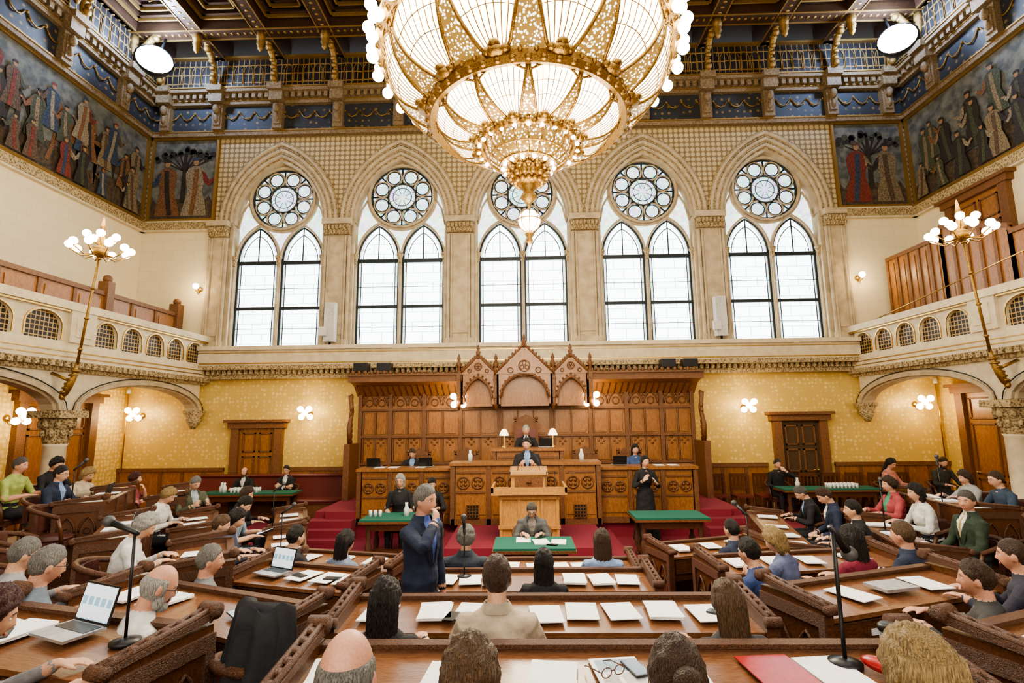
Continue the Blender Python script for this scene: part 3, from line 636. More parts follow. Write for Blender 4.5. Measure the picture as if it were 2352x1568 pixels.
# ------------------------------------------------------------------ council desks
def cdesk(x0,y0,x1,y1,ends='LR',t=None,label=None):
    mx,my=(x0+x1)/2,(y0+y1)/2; Lh=math.hypot(x1-x0,y1-y0)/2; rz=math.atan2(y1-y0,x1-x0)
    nx,ny=sin(rz),-cos(rz)
    if t is None: t=tier(mx+nx*.45,my+ny*.45)
    e=empty('council_desk',label=label or 'dark carved wooden council desk row with sloped writing top',cat='desk',group='council chamber desks',loc=(mx,my,t),rz=rz)
    D=.46; h=.78; zf=-t
    m=MB(); m.add([(-Lh,-.02,h-.045),(Lh,-.02,h-.045),(Lh,D,h-.02),(-Lh,D,h-.02),(-Lh,-.02,h-.015),(Lh,-.02,h-.015),(Lh,D,h+.012),(-Lh,D,h+.012)],[(0,3,2,1),(4,5,6,7),(0,1,5,4),(1,2,6,5),(2,3,7,6),(3,0,4,7)])
    mk(m,'desktop',walnutt,e)
    m=MB(); m.box(-Lh,Lh,D,D+.04,zf,h+.03); m.mi=1; m.box(-Lh,Lh,D-.01,D+.06,h+.03,h+.05)
    n=max(2,int(Lh*2/.5)); st=2*Lh/n
    for k in range(n):
        a=-Lh+k*st
        m.mi=1; m.box(a,a+.06,D+.04,D+.06,zf,h+.03); m.mi=0; m.box(a+.12,a+st-.06,D+.04,D+.052,.15,h-.12)
    mk(m,'front_panel',[walnut,walnutc],e)
    m=MB(); nd=max(1,int(Lh*2/.62)); sd=2*Lh/nd
    m.box(-Lh,Lh,.04,.06,h-.32,h-.05); mk(m,'apron',walnut,e)
    for k in range(nd):
        a=-Lh+k*sd
        d=MB(); d.box(a+.05,a+sd-.05,.0,.045,h-.22,h-.06); d.mi=1; d.box(a+.05,a+sd-.05,-.008,.0,h-.22,h-.21); d.box(a+.05,a+sd-.05,-.008,.0,h-.07,h-.06); dr=mk(d,'drawer',[walnut,walnutc],e)
        k2=MB(); k2.box(a+sd/2-.04,a+sd/2+.04,-.006,0,h-.165,h-.125); mk(k2,'name_plate',paper,dr)
    for sg,ch in ((-1,'L'),(1,'R')):
        if ch not in ends: continue
        m=MB(); X=sg*Lh; a,b=(X-.06,X) if sg<0 else (X,X+.06)
        m.box(a,b,-.05,D+.04,zf,h+.06)
        xo=a if sg<0 else b; o2=-.02 if sg<0 else .02
        lo,hi=sorted((xo,xo+o2))
        m.mi=1
        for q in ((-.05,D+.04,.02,.10),(-.05,D+.04,h-.06,h+.02),(-.05,.0,.10,h-.06),(D-.02,D+.04,.10,h-.06)): m.box(lo,hi,q[0],q[1],q[2],q[3])
        for c in (.11,.33): m.tube([(xo+o2/2,y,z) for y,z in pointed(c,.09,h-.32,.2,5)],.012,4); m.box(lo,hi,c-.1,c-.085,.12,h-.32); m.tube([(xo+o2/2,y,z) for y,z in circ(c,h-.3,.04,8)[:-1]],.008,4,True)
        m.box(lo,hi,.415,.43,.12,h-.32)
        mk(m,'end_panel',[walnut,walnutc],e)
        m=MB(); cx=(a+b)/2
        m.add([(cx-.045,-.07,h+.05),(cx+.045,-.07,h+.05),(cx+.045,D+.06,h+.09),(cx-.045,D+.06,h+.09),(cx-.045,-.07,h+.075),(cx+.045,-.07,h+.075),(cx+.045,D+.06,h+.13),(cx-.045,D+.06,h+.13)],[(0,3,2,1),(4,5,6,7),(0,1,5,4),(1,2,6,5),(2,3,7,6),(3,0,4,7)])
        for dx in (-.022,.022): m.tube([(cx+dx,-.06,h+.08),(cx+dx,D+.04,h+.135)],.016,8)
        m.T=Matrix.Translation((cx,D+.04,h+.125))@Matrix.Rotation(pi/2,4,'Y'); m.lathe([(.015,-.055),(.042,-.05),(.042,.05),(.015,.055)],n=14); m.T=Matrix.Translation((cx,-.07,h+.06))@Matrix.Rotation(pi/2,4,'Y'); m.lathe([(.012,-.052),(.032,-.048),(.032,.048),(.012,.052)],n=14); m.T=None
        for k in range(6): m.ball((cx,.0+k*.08,h+.088+k*.009),(.022,.028,.014),6,4)
        mk(m,'scroll_cap',walnutc,e)
    return e
cdesk(-1.08,6.05,1.2,6.05,'LR'); cdesk(-.98,4.98,1.15,4.98,'LR'); cdesk(-1.2,3.42,1.45,3.42,'LR'); cdesk(-1.0,2.18,1.75,2.18,'LR')
DL=[(-3.1,6.55,-1.6,6.2,0),(-2.75,5.02,-1.6,4.7,.25),(-3.3,3.9,-1.6,3.25,.42),(-3.2,2.75,-1.85,2.4,.6),(-3.62,5.46,-3.1,4.58,.42),
    (-4.7,9.9,-4.05,8.45,0),(-3.95,8.1,-3.25,6.5,0),(-5.65,8.6,-4.9,7.3,.17),(-6.9,10.0,-6.2,8.6,.42),(-6.95,8.4,-6.2,6.9,.6),(-5.55,6.9,-4.75,5.6,.42)]
DR=[(1.8,6.75,3.2,7.2,0),(1.95,5.45,3.95,5.75,.17),(1.95,3.62,3.5,4.15,.42),(2.3,2.35,3.6,2.85,.6),
    (3.68,6.8,4.35,9.3,0),(4.75,6.0,5.2,7.9,.17),(6.35,7.1,6.5,8.8,.42),(5.75,4.6,6.15,6.0,.42)]
for q in DL+DR: cdesk(*q[:4],'LR',q[4])
# ------------------------------------------------------------------ chairs
def mkchair():
    e=empty('council_chair',label='dark wooden council chair upholstered in brown leather',cat='chair',group='council members chairs')
    m=MB(); m.ball((0,0,.44),(.24,.22,.05),16,8); m.box(-.23,.23,-.2,.2,.36,.42); mk(m,'seat',leather,e)
    m=MB(); z0,z1=.52,.82; n=8; v=[]
    for i in range(n+1):
        a=rad(-50+100*i/n)
        for z,r in ((z0,.27),(z1,.28),(z1,.23),(z0,.22)): v.append((r*sin(a),-r*cos(a)+.02,z))
    f=[]
    for i in range(n):
        for k in range(4): f.append((i*4+k,i*4+(k+1)%4,(i+1)*4+(k+1)%4,(i+1)*4+k))
    f+= [(0,1,2,3),(n*4+3,n*4+2,n*4+1,n*4)]; m.add(v,f)
    mk(m,'backrest',leather,e)
    m=MB(); m.tube([(.29*sin(rad(a)),-.29*cos(rad(a))+.02,.84-(abs(a)/110)**2*.12) for a in range(-110,111,20)],.028,6); mk(m,'top_rail',walnutc,e)
    for sx in (-1,1):
        m=MB(); m.tube([(sx*.27,.1,.72),(sx*.26,.14,.58),(sx*.25,.16,.4)],.022,6); mk(m,'armrest',walnut,e)
        for sy in (-1,1):
            m=MB(); m.tube([(sx*.2,sy*.17,.38),(sx*.22,sy*.19,0)],[.028,.018],6); mk(m,'leg',walnut,e)
    return e
CH=mkchair(); chair_used=[False]
def chair(x,y,rz,z):
    if not chair_used[0]:
        chair_used[0]=True; CH.location=(x,y,z); CH.rotation_euler=(0,0,rz); return CH
    return dup(CH,(x,y,z),rz)
# ------------------------------------------------------------------ people
HAIRC={'grey':(.27,.26,.24),'white':(.58,.56,.52),'dark':(.020,.015,.012),'brown':(.075,.038,.019),'lbrown':(.15,.085,.042),'blond':(.48,.32,.13),'redb':(.08,.018,.014),'saltp':(.13,.12,.11)}
SKIN=mat('skin',(.62,.36,.24),.5,0,'noise',(.55,.30,.19),25); SKINR=mat('skin_ruddy',(.60,.31,.21),.5,0,'noise',(.52,.25,.16),25)
eyew=mat('eye_white',(.8,.78,.74),.3); irism=mat('eye_iris',(.03,.02,.015),.2); lipm=mat('lips',(.45,.14,.12),.5)
def cloth(c): return mat('cloth_%d_%d_%d'%tuple(int(x*255) for x in c),c,.85,0,'noise',tuple(x*.68 for x in c),2.5,bump=.5)
def hairm(k): return mat('hair_'+k,HAIRC[k],.38,0,'noise',tuple(x*.35 for x in HAIRC[k]),22,bump=.9,ratio=(2.4,2.4,.2))
def headpt(n):
    nx,ny,nz=n; x=.075*nx; y=.096*ny; z=.120*nz
    if nz<0:
        q=-nz; x*=1-.30*q**1.6
        if ny<0: y*=1-.42*q
        else: y*=1-.06*q
    if ny>0:
        y*=.94
        g=lambda cx,cz,sx,sz:math.exp(-((x-cx)/sx)**2-((z-cz)/sz)**2)
        y+=.023*g(0,-.034,.013,.016)+.012*g(0,-.008,.010,.022)
        y+=-.012*(g(.031,0,.015,.011)+g(-.031,0,.015,.011))+.004*(g(.03,.024,.022,.008)+g(-.03,.024,.022,.008))
        y+=.006*g(0,-.066,.022,.010)-.003*g(0,-.084,.02,.006)+.007*g(0,-.104,.018,.014)
    return Vector((x,y,z))
def dirs(nu,nv):
    R=[]
    for i in range(nv+1):
        b=-pi/2+pi*i/nv; R.append([(cos(b)*cos(2*pi*k/nu),cos(b)*sin(2*pi*k/nu),sin(b)) for k in range(nu)])
    return R
DH=dirs(40,30); DC=dirs(48,34)
HEADV=[[headpt(n) for n in r] for r in DH]
HCAP=[[(n,headpt(n)) for n in r] for r in DC]
def grid(mb,rows,sm=True):
    n=len(rows[0]); vs=[p for r in rows for p in r]; fs=[]
    for i in range(len(rows)-1):
        for k in range(n): fs.append((i*n+k,i*n+(k+1)%n,(i+1)*n+(k+1)%n,(i+1)*n+k))
    fs.append(tuple(range(n))[::-1]); fs.append(tuple((len(rows)-1)*n+k for k in range(n)))
    mb.add(vs,fs,sm)
def ik(Sh,Wt,L1,L2,hint):
    d=Wt-Sh; l=max(.12,min(d.length,L1+L2-.005)); d.normalize(); k=(L1*L1-L2*L2+l*l)/(2*l); h=math.sqrt(max(0,L1*L1-k*k))
    p=hint-d*hint.dot(d)
    if p.length<1e-3: p=Vector((0,0,-1))-d*(-d.z)
    p.normalize(); return Sh+d*k+p*h, Sh+d*l
def hand(mb,Wr,d,n,sx,curl):
    d=d.normalized(); n=(n-d*n.dot(d)).normalized(); e=d.cross(n)
    if e.x*(-sx)<0: e=-e
    rows=[]
    for l,w,t in ((-.02,.024,.019),(.01,.03,.017),(.05,.040,.016),(.082,.039,.012),(.09,.03,.008)):
        c=Wr+d*l; rows.append([c+e*w*cos(2*pi*k/10)+n*t*sin(2*pi*k/10) for k in range(10)])
    grid(mb,rows)
    for off,L,b in ((.031,.072,.080),(.010,.082,.086),(-.011,.076,.084),(-.031,.060,.076)):
        p=Wr+d*b*.93+e*off; a=curl*.5; pts=[p-d*.02,p]
        sp=off*1.6
        for s in (.45,.32,.23):
            q=(d+e*sp)*cos(a)+n*sin(a); p=p+q.normalized()*L*s; pts.append(p.copy()); a+=curl
        mb.tube(pts,[.0092,.0092,.0087,.0082,.0065],7)
    p=Wr+d*.02+e*.024; q=(d*.75+e*.65+n*.15).normalized(); p2=p+q*.042; q2=(d*.95+e*.2+n*.3).normalized()
    mb.tube([p,p2,p2+q2*.034],[.013,.011,.008],7)
NP=[0]
def person(x,y,zh,rz,label,pose='sit',lean=6,yaw=0,pitch=0,arms=('desk','desk'),hair='short',hc='brown',top=(.02,.02,.03),shirt=None,tie=None,bottom=(.02,.02,.025),fem=False,glasses=False,skin=None,t=None,skirt=False,beard=False,ch=True,bare=False):
    if t is None: t=tier(x,y)
    rz=rad(rz); dist=math.hypot(x,y); res=.007 if dist<4.2 else (.0085 if dist<7 else .011)
    hz=.54 if pose=='sit' else .93
    l=rad(lean); u=Vector((0,sin(l),cos(l))); f=Vector((0,cos(l),-sin(l))); X=Vector((1,0,0)); H=Vector((0,0,hz))
    RH=Matrix.Rotation(rad(yaw),4,'Z')@Matrix.Rotation(-rad(lean*.4+pitch),4,'X')
    N=H+u*.60; Hc=N+(RH@Vector((0,.025,.085))); MH=Matrix.Translation(Hc)@RH
    topz=Hc.z+.128; s=(zh-t)/topz
    m=MB(); m.sm=True
    m.mi=0; grid(m,[[MH@p for p in r] for r in HEADV[1:-1]])
    m.T=MH
    for sx in (-1,1): m.ball((sx*.076,-.008,-.008),(.011,.019,.031),10,8)
    m.T=None
    sw=.90 if fem else .98
    def tor(tt,hx,hy,dy=0,n=20):
        c=H+u*tt+f*dy; return [c+X*hx*sw*cos(2*pi*k/n)+f*hy*sin(2*pi*k/n) for k in range(n)]
    m.mi=0; nk=[tor(.46,.06,.06,0,12),tor(.52,.060,.058,0,12),tor(.57,.055,.057,.0,12)]
    nt=(Hc+RH@Vector((0,-.02,-.055))); nk.append([nt+X*.053*cos(2*pi*k/12)+f*.054*sin(2*pi*k/12) for k in range(12)]); grid(m,nk)
    m.mi=1; jk=.012 if shirt is not None else 0
    bust=.03 if fem else 0
    wz=.125 if fem else .145
    grid(m,[tor(-.02,.165,.12),tor(.08,.160+jk,.122+jk),tor(.2,wz+jk,.105+jk),tor(.30,.160+jk,.115+jk+bust*.6,bust*.5),tor(.38,.174+jk,.118+jk+bust*.5,bust*.4),tor(.45,.176+jk,.105+jk),tor(.495,.162,.088,-.005),tor(.53,.11,.07,-.008),tor(.552,.068,.06,0)])
    if pose=='stand' and shirt is not None: grid(m,[tor(-.20,.170,.125),tor(-.1,.165,.125),tor(.05,.158,.122),tor(.2,.15,.115)])
    m.mi=2; grid(m,[tor(-.10,.12,.10),tor(-.04,.160,.12),tor(.04,.165,.12),tor(.1,.155,.112)])
    for sx in (-1,1):
        hip=Vector((sx*.088,.0,hz-.02))
        if pose=='sit': kn=Vector((sx*.12,.43,.52)); an=Vector((sx*.12,.42,.09))
        else: kn=Vector((sx*.10,.03,.50)); an=Vector((sx*.11,-.01,.08))
        m.mi=2
        m.tube([hip,hip.lerp(kn,.3),hip.lerp(kn,.7),kn,kn.lerp(an,.03)],[.092,.088,.070,.06,.056],12)
        m.tube([kn,kn.lerp(an,.3),kn.lerp(an,.7),an],[.058,.060,.048,.042],12)
        m.mi=3; m.tube([an+Vector((0,-.06,-.04)),an+Vector((0,0,-.03)),an+Vector((sx*.01,.1,-.045)),an+Vector((sx*.02,.18,-.055))],[.035,.046,.042,.026],10)
    if skirt:
        m.mi=2; grid(m,[[Vector((r*cos(2*pi*k/20),r*.8*sin(2*pi*k/20)+.02,z)) for k in range(20)] for r,z in ((.15,1.08),(.18,.95),(.20,.7),(.24,.4),(.28,.13))])
    deskz=.80/s+.012
    for sx,am in ((-1,arms[0]),(1,arms[1])):
        Sh=H+u*.455+X*sx*.175*sw
        hint=Vector((sx*.6,-.5,-.7)); curl=.35; n=Vector((0,0,-1))
        if am=='desk': Wt=Vector((sx*.17,.40,deskz)); d=Vector((-sx*.35,.9,-.05))
        elif am=='write': Wt=Vector((sx*.13,.36,deskz)); d=Vector((-sx*.5,.8,-.05)); curl=.6
        elif am=='lap': Wt=Vector((sx*.12,.30,hz+.11)); d=Vector((-sx*.6,.7,-.1))
        elif am=='down': Wt=Vector((sx*.24,.05,hz-.07)); d=Vector((-sx*.05,.15,-1)); n=Vector((-sx,0,0)); curl=.3
        elif am=='chin': Wt=Hc+Vector((sx*.07,.15,-.22)); d=Vector((-sx*.2,-.25,.9)); n=Vector((0,-1,-.3)); curl=.7; hint=Vector((sx*.6,.1,-.9))
        elif am=='face': Wt=Hc+Vector((sx*.09,.17,-.14)); d=Vector((-sx*.55,-.3,.7)); n=Vector((-sx*.2,-1,0)); curl=.75; hint=Vector((sx*.8,.1,-.6))
        elif am=='sign': Wt=Vector((sx*.13,.27,hz+.28+(.06 if sx>0 else 0))); d=Vector((-sx*.5,.2,.8)); n=Vector((-sx*.8,-.3,0)); curl=.25
        elif am=='cross': Wt=H+u*.28+Vector((-sx*.10,.17+.02*sx,0)); d=Vector((-sx*.9,.1,.25)); n=Vector((0,-1,0)); hint=Vector((sx*.7,.2,-.7))
        elif am=='hold': Wt=Vector((sx*.12,.34,hz+.32)); d=Vector((-sx*.3,.6,.5)); n=Vector((-sx*.8,0,.4)); curl=.6
        El,Wr=ik(Sh,Wt,.285,.255,hint)
        g=.006 if shirt is not None else 0
        m.mi=1; m.tube([Sh+X*sx*-.03,Sh,Sh.lerp(El,.25),Sh.lerp(El,.7),El,El.lerp(Wr,.06)],[.058,.063+g,.056+g,.046+g,.043+g,.042],12)
        m.mi=0 if bare else 1; m.tube([El,El.lerp(Wr,.3),El.lerp(Wr,.75),Wr-(Wr-El).normalized()*.012],[.042,.043+g,.034+g,.030+g],12)
        m.mi=0; m.tube([Wr-(Wr-El).normalized()*.05,Wr,Wr+d.normalized()*.01],[.026,.025,.022],10)
        hand(m,Wr,d,n,sx,curl)
    tmp=bpy.data.meshes.new('tmp'); tmp.from_pydata(m.v,[],m.f); to=bpy.data.objects.new('tmp',tmp); COL.objects.link(to)
    md=to.modifiers.new('r','REMESH'); md.mode='VOXEL'; md.voxel_size=res; md.use_smooth_shade=True
    dg=bpy.context.evaluated_depsgraph_get(); ev=to.evaluated_get(dg); me=bpy.data.meshes.new_from_object(ev)
    bpy.data.objects.remove(to); bpy.data.meshes.remove(tmp)
    kd=kdtree.KDTree(len(m.v))
    for i,p in enumerate(m.v): kd.insert(p,i)
    kd.balance()
    mi=[]
    for p in me.polygons:
        c=p.center; tg=m.vt[kd.find(c)[1]]
        if shirt is not None and tg<2:
            q=c-H; tt=q.dot(u); ff=q.dot(f); ax=abs(q.x)
            if tg==1 and ff>.03 and tt>.2 and ax<.008+.062*(tt-.2)/.33:
                tg=5 if (tie is not None and ax<.02) else 4
            elif tg==0 and tt<.585 and tt>.45 and ax<.09 and (Vector(c)-Hc).z<-.11: tg=4
        mi.append(tg)
    nv=len(me.vertices); co=[0.0]*(3*nv); nm=[0.0]*(3*nv)
    me.vertices.foreach_get('co',co); me.vertices.foreach_get('normal',nm)
    zt=Hc.z-.17
    for i in range(nv):
        j=3*i; z=co[j+2]
        if .2<z<zt:
            k=noise.noise(Vector((co[j]*10+x,co[j+1]*10,z*17)))*.0065
            co[j]+=nm[j]*k; co[j+1]+=nm[j+1]*k; co[j+2]+=nm[j+2]*k
    me.vertices.foreach_set('co',co)
    me.materials.clear()
    for q in (skin or SKIN,cloth(top),cloth(bottom),black,cloth(shirt or (.8,.8,.8)),cloth(tie or (.1,.02,.02))): me.materials.append(q)
    me.polygons.foreach_set('material_index',mi)
    me.polygons.foreach_set('use_smooth',[True]*len(me.polygons))
    me.transform(Matrix.Scale(s,4)); me.name='person'; me.update()
    o=bpy.data.objects.new('person',me); COL.objects.link(o); o.location=(x,y,t); o.rotation_euler=(0,0,rz)
    o['label']=label; o['category']='person'
    SC=Matrix.Scale(s,4); MM=SC@MH
    if shirt is not None:
        b=MB(); b.T=SC
        yy=lambda tt:[.122,.134,.136,.125,.100,.078][min(5,max(0,int(round((tt-.2)/.065))))]
        for sx in (-1,1):
            vs=[];n=6
            for i in range(n):
                tt=.2+.065*i; xi=.006+.060*(tt-.2)/.33; wd=.012+.045*sin(pi*min(1,(i+.6)/n))
                for xx,o2 in ((xi,.010),(xi+wd,.008),(xi+wd,-.006),(xi,-.006)):
                    vs.append(H+u*tt+X*sx*xx+f*(yy(tt)-xx*.25+o2))
            b.add(vs,[(i*4+k,i*4+(k+1)%4,(i+1)*4+(k+1)%4,(i+1)*4+k) for i in range(n-1) for k in range(4)])
        mk(b,'lapel',cloth(tuple(v*.75 for v in top)),o)
        b=MB(); b.T=SC; n=20; vs=[];fs=[]
        for tt,hx,hy in ((.515,.098,.080),(.566,.066,.068),(.572,.071,.073),(.52,.106,.086)):
            for k in range(n+1):
                a=rad(-235+290*k/n); vs.append(H+u*tt+X*hx*cos(a)+f*(hy*sin(a)-.004))
        for r_i in range(3):
            for k in range(n): fs.append((r_i*(n+1)+k,r_i*(n+1)+k+1,(r_i+1)*(n+1)+k+1,(r_i+1)*(n+1)+k))
        b.add(vs,fs,True); mk(b,'jacket_collar',cloth(tuple(v*.85 for v in top)),o)
    for sx in (-1,1):
        b=MB(); b.T=MM; b.ball((sx*.031,.0665,.001),(.0145,.0115,.0085),10,8); b.mi=1; b.ball((sx*.031,.0755,.001),(.0058,.003,.0058),8,6); mk(b,'eye',[eyew,irism],o)
    b=MB(); b.T=MM; b.ball((0,.0845,-.064),(.023,.006,.0045),10,6); b.ball((0,.083,-.071),(.017,.006,.0045),10,6); mk(b,'mouth',lipm,o)
    b=MB(); b.T=MM; th={'short':.011,'bald':.005,'long':.015,'bob':.018,'bun':.010,'pony':.011,'puff':.021,'crop':.003}[hair]
    fr=.066 if hair!='short' else .07
    fall={'short':.085,'bald':.03,'crop':.05,'puff':.05}.get(hair,.03)
    pr=[];wt=[]
    sd=random.uniform(0,50)
    for r in HCAP:
        for n,p in r:
            zl=(fr*max(0,n[1])+(-.015)*(1-abs(n[1])) + (-.09)*max(0,-n[1])) if hair!='bald' else 0
            if hair in('long','bob','puff','pony','bun') : zl-=.03*(1-abs(n[1]))*(1 if n[1]<.5 else 0)
            zl+=.010*noise.noise(Vector((n[0]*6,n[1]*6,sd)))
            w=(p.z-zl)/fall
            if hair=='bald': w=min((p.z+.08)/.03,(.045-p.z)/.03,(.35-n[1])/.25)
            w=max(0.,min(1.,w)); nn=Vector((n[0],n[1],max(n[2],-.2))).normalized()
            k=1+.6*noise.noise(Vector(n)*4+Vector((sd,0,0)))+.5*noise.noise(Vector((n[0]*22,n[1]*22,n[2]*5+sd)))
            pr.append(p+nn*(th*w**.6*k+(.002 if w>0 else -.004))); wt.append(w)
    nu=48; fs=[]
    for i in range(34):
        for k in range(nu):
            q=(i*nu+k,i*nu+(k+1)%nu,(i+1)*nu+(k+1)%nu,(i+1)*nu+k)
            if sum(wt[j]>0 for j in q)>=2: fs.append(q)
    b.add(pr,fs,True)
    if hair in ('long','bob'):
        zs=[.07,.02,-.04,-.09,-.13] if hair=='bob' else [.07,.0,-.06,-.12,-.18,-.24,-.30,-.36,-.40]
        rows=[]
        for i,z in enumerate(zs):
            q=i/(len(zs)-1); hx=(.08,.090,.092,.084,.06)[i] if hair=='bob' else (.08,.089,.092,.091,.091,.088,.080,.066,.045)[i]
            cy=-.045-.045*q if hair=='long' else -.035; hy=(.062 if hair=='bob' else .062-.02*q) if i<len(zs)-1 else .022
            rows.append([Vector((hx*cos(2*pi*k/64)*(1+.03*sin(k*1.9+i*.4+sd)),cy+hy*(1+.06*sin(k*2.7+sd)+.05*sin(k*1.3))*sin(2*pi*k/64)*(1 if sin(2*pi*k/64)<0 else .75),z+.014*sin(k*1.7+sd)*q)) for k in range(64)])
        grid(b,rows)
    if hair=='bun': b.ball((0,-.115,.04),(.045,.04,.045),12,8)
    if hair=='pony': b.tube([(0,-.1,.04),(0,-.15,.02),(0,-.15,-.1),(0,-.12,-.22)],[.025,.035,.032,.012],10)
    for sx in (-1,1): b.tube([(sx*.046,.073,.02),(sx*.03,.083,.026),(sx*.016,.084,.022)],[.002,.004,.003],5)
    if beard:
        b.ball((0,.055,-.098),(.045,.042,.032),12,8); b.ball((0,.088,-.054),(.026,.006,.006),8,6)
        for sx in (-1,1): b.ball((sx*.055,.02,-.07),(.018,.03,.045),8,6)
    mk(b,'hair',hairm(hc),o)
    if glasses:
        b=MB(); b.T=MM
        for sx in (-1,1):
            b.tube([(sx*.032+.022*cos(a*pi/6),.093,.0+.017*sin(a*pi/6)) for a in range(12)],.0018,4,True)
            b.tube([(sx*.054,.093,.005),(sx*.074,.05,.004),(sx*.08,-.01,.0)],.002,4)
        b.tube([(-.01,.094,.003),(.01,.094,.003)],.002,4); mk(b,'glasses',black,o)
    if pose=='sit' and ch: chair(x,y,rz,t)
    NP[0]+=1
    return o
K=(.014,.014,.017); NV=(.018,.028,.062); WH=(.72,.71,.69); LB=(.22,.33,.58)
F=180
person(.02,12.35,2.34,F,'person in dark suit seated high at the presidential desk',hc='white',top=K,shirt=WH,tie=NV,t=1.0,ch=False)
person(.03,10.3,2.12,F,'person in dark suit and blue shirt standing speaking at the lectern',pose='stand',hc='dark',top=K,shirt=LB,arms=('hold','hold'),t=.34,yaw=-12,ch=False)
person(-2.63,12.2,1.84,F,'person in dark suit reading papers at the dais desk',hc='brown',top=K,shirt=LB,t=.55,pitch=22,arms=('write','write'),ch=False)
person(2.53,12.2,1.88,F,'person with long dark hair and blue dress at the dais desk',hair='long',hc='dark',top=(.05,.09,.22),fem=True,t=.55,ch=False,bare=True)
person(2.36,10.6,1.74,F+12,'person in long black dress signing with raised hands',pose='stand',hair='pony',hc='dark',top=K,bottom=K,fem=True,skirt=True,arms=('sign','sign'),t=0,ch=False)
person(.08,8.25,1.24,F,'person in grey blazer writing at the green stenographer table',hc='saltp',top=(.10,.10,.105),shirt=(.25,.22,.2),glasses=True,pitch=24,lean=14,arms=('write','write'),t=0)
person(-2.45,10.3,1.45,F,'person with short white hair and glasses in black dress',hair='bob',hc='white',top=K,fem=True,glasses=True,t=0,bare=True,arms=('lap','lap'))
person(-1.88,10.5,1.36,F,'person in dark clothes seated beside the green table',hc='dark',top=K,t=0,pitch=15,yaw=20)
person(-.95,4.75,1.92,-118,'person standing in navy suit with hand raised to the mouth',pose='stand',hc='grey',top=NV,shirt=(.10,.16,.50),bottom=NV,arms=('down','face'),t=0,lean=2,ch=False,skin=SKINR,yaw=4)
person(-7.3,13.55,1.32,F,'bearded balding person in dark suit seated behind glasses table',hair='bald',hc='brown',top=K,shirt=WH,beard=True,t=0)
person(-6.2,13.55,1.36,F,'person in dark suit and white shirt with glasses at wall table',hc='dark',top=K,shirt=WH,glasses=True,t=0,arms=('cross','cross'))
person(6.4,13.6,1.40,F,'person in black holding up a phone at the wall table',hc='dark',top=K,arms=('face','lap'),t=0)
person(8.75,13.0,1.45,F+30,'person with dark curly hair in a pink jacket',hair='long',hc='dark',top=(.50,.22,.18),fem=True,pitch=18,t=0)
person(10.2,13.2,1.45,F,'bearded person in dark shirt working at a laptop',hc='brown',top=(.03,.035,.03),beard=True,t=0,pitch=15)
# left block
person(-8.1,8.05,1.98,-80,'grey haired person in yellow green polo shirt',hc='saltp',top=(.36,.45,.12),bare=True,skin=SKINR,lean=10)
person(-8.2,8.85,1.93,-95,'dark haired person partly hidden behind a colleague',hair='puff',hc='dark',top=K,pitch=20,t=.6)
person(-6.92,7.5,1.89,-80,'person in navy suit and light blue shirt with glasses',hc='dark',top=NV,shirt=LB,glasses=True,lean=10,t=.6)
person(-7.45,8.55,1.78,-90,'blond person in beige sleeveless top looking at a laptop',hair='bob',hc='blond',top=(.55,.45,.33),fem=True,bare=True,pitch=22,lean=12,t=.5)
person(-6.9,9.0,1.64,-60,'person with short brown hair in red striped top',hair='puff',hc='redb',top=(.32,.06,.07),fem=True,bare=True,arms=('chin','desk'),t=.42)
person(-5.8,9.0,1.58,-120,'grey haired person in olive jacket reading a paper',hc='grey',top=(.10,.11,.07),shirt=(.4,.45,.5),pitch=25,arms=('hold','hold'),t=.25)
person(-5.83,8.1,1.49,-80,'person with short blond hair in white shirt',hair='puff',hc='blond',top=WH,fem=True,pitch=25,lean=16,t=.17)
person(-5.04,9.02,1.38,-80,'person with brown hair in dark jacket leaning over desk',hair='bob',hc='brown',top=K,fem=True,pitch=10,lean=14,t=0)
person(-4.50,7.9,1.38,-75,'dark haired person in light blue shirt using a tablet',hc='dark',top=(.30,.40,.52),bare=True,pitch=28,lean=14,t=0)
person(-3.94,6.75,1.38,-70,'person with dark hair and dark blouse reading',hair='bob',hc='dark',top=(.05,.06,.11),fem=True,pitch=18,lean=12,t=0)
person(-3.66,5.98,1.44,-60,'person in dark jacket with greying hair seen from behind',hc='lbrown',top=(.03,.032,.045),shirt=WH,lean=12,pitch=10,t=.17)
person(-3.80,4.85,1.65,-60,'grey haired person in white blouse leaning forward',hair='puff',hc='white',top=WH,fem=True,lean=16,pitch=25,t=.42)
person(-2.62,4.3,1.51,-60,'grey haired person in grey shirt facing the podium',hc='grey',top=(.20,.21,.22),lean=2,skin=SKINR,t=.17,arms=('lap','desk'))
person(-2.62,5.82,1.35,-35,'dark haired person in dark suit at the front row',hc='dark',top=K,shirt=WH,t=0)
person(-2.0,5.62,1.33,-30,'person with dark wavy hair in a patterned blouse',hair='long',hc='dark',top=(.18,.22,.32),fem=True,t=0,lean=8)
person(-3.16,3.3,1.72,-35,'grey haired person with glasses in grey blue sweater',hc='grey',top=(.15,.19,.24),glasses=True,skin=SKINR,lean=8,pitch=10,t=.42)
person(-2.2,2.92,1.70,-45,'balding white bearded person in white shirt using a tablet',hair='bald',hc='white',top=WH,bare=True,beard=True,glasses=True,skin=SKINR,lean=10,pitch=18,arms=('hold','hold'),t=.42)
person(-3.72,3.75,1.68,-40,'grey haired person with glasses at the desk row',hc='grey',top=(.3,.3,.33),glasses=True,pitch=10)
person(-2.27,2.1,1.84,-40,'dark red haired person in patterned sleeves typing',hair='bob',hc='redb',top=(.25,.24,.25),fem=True,pitch=15,t=.6)
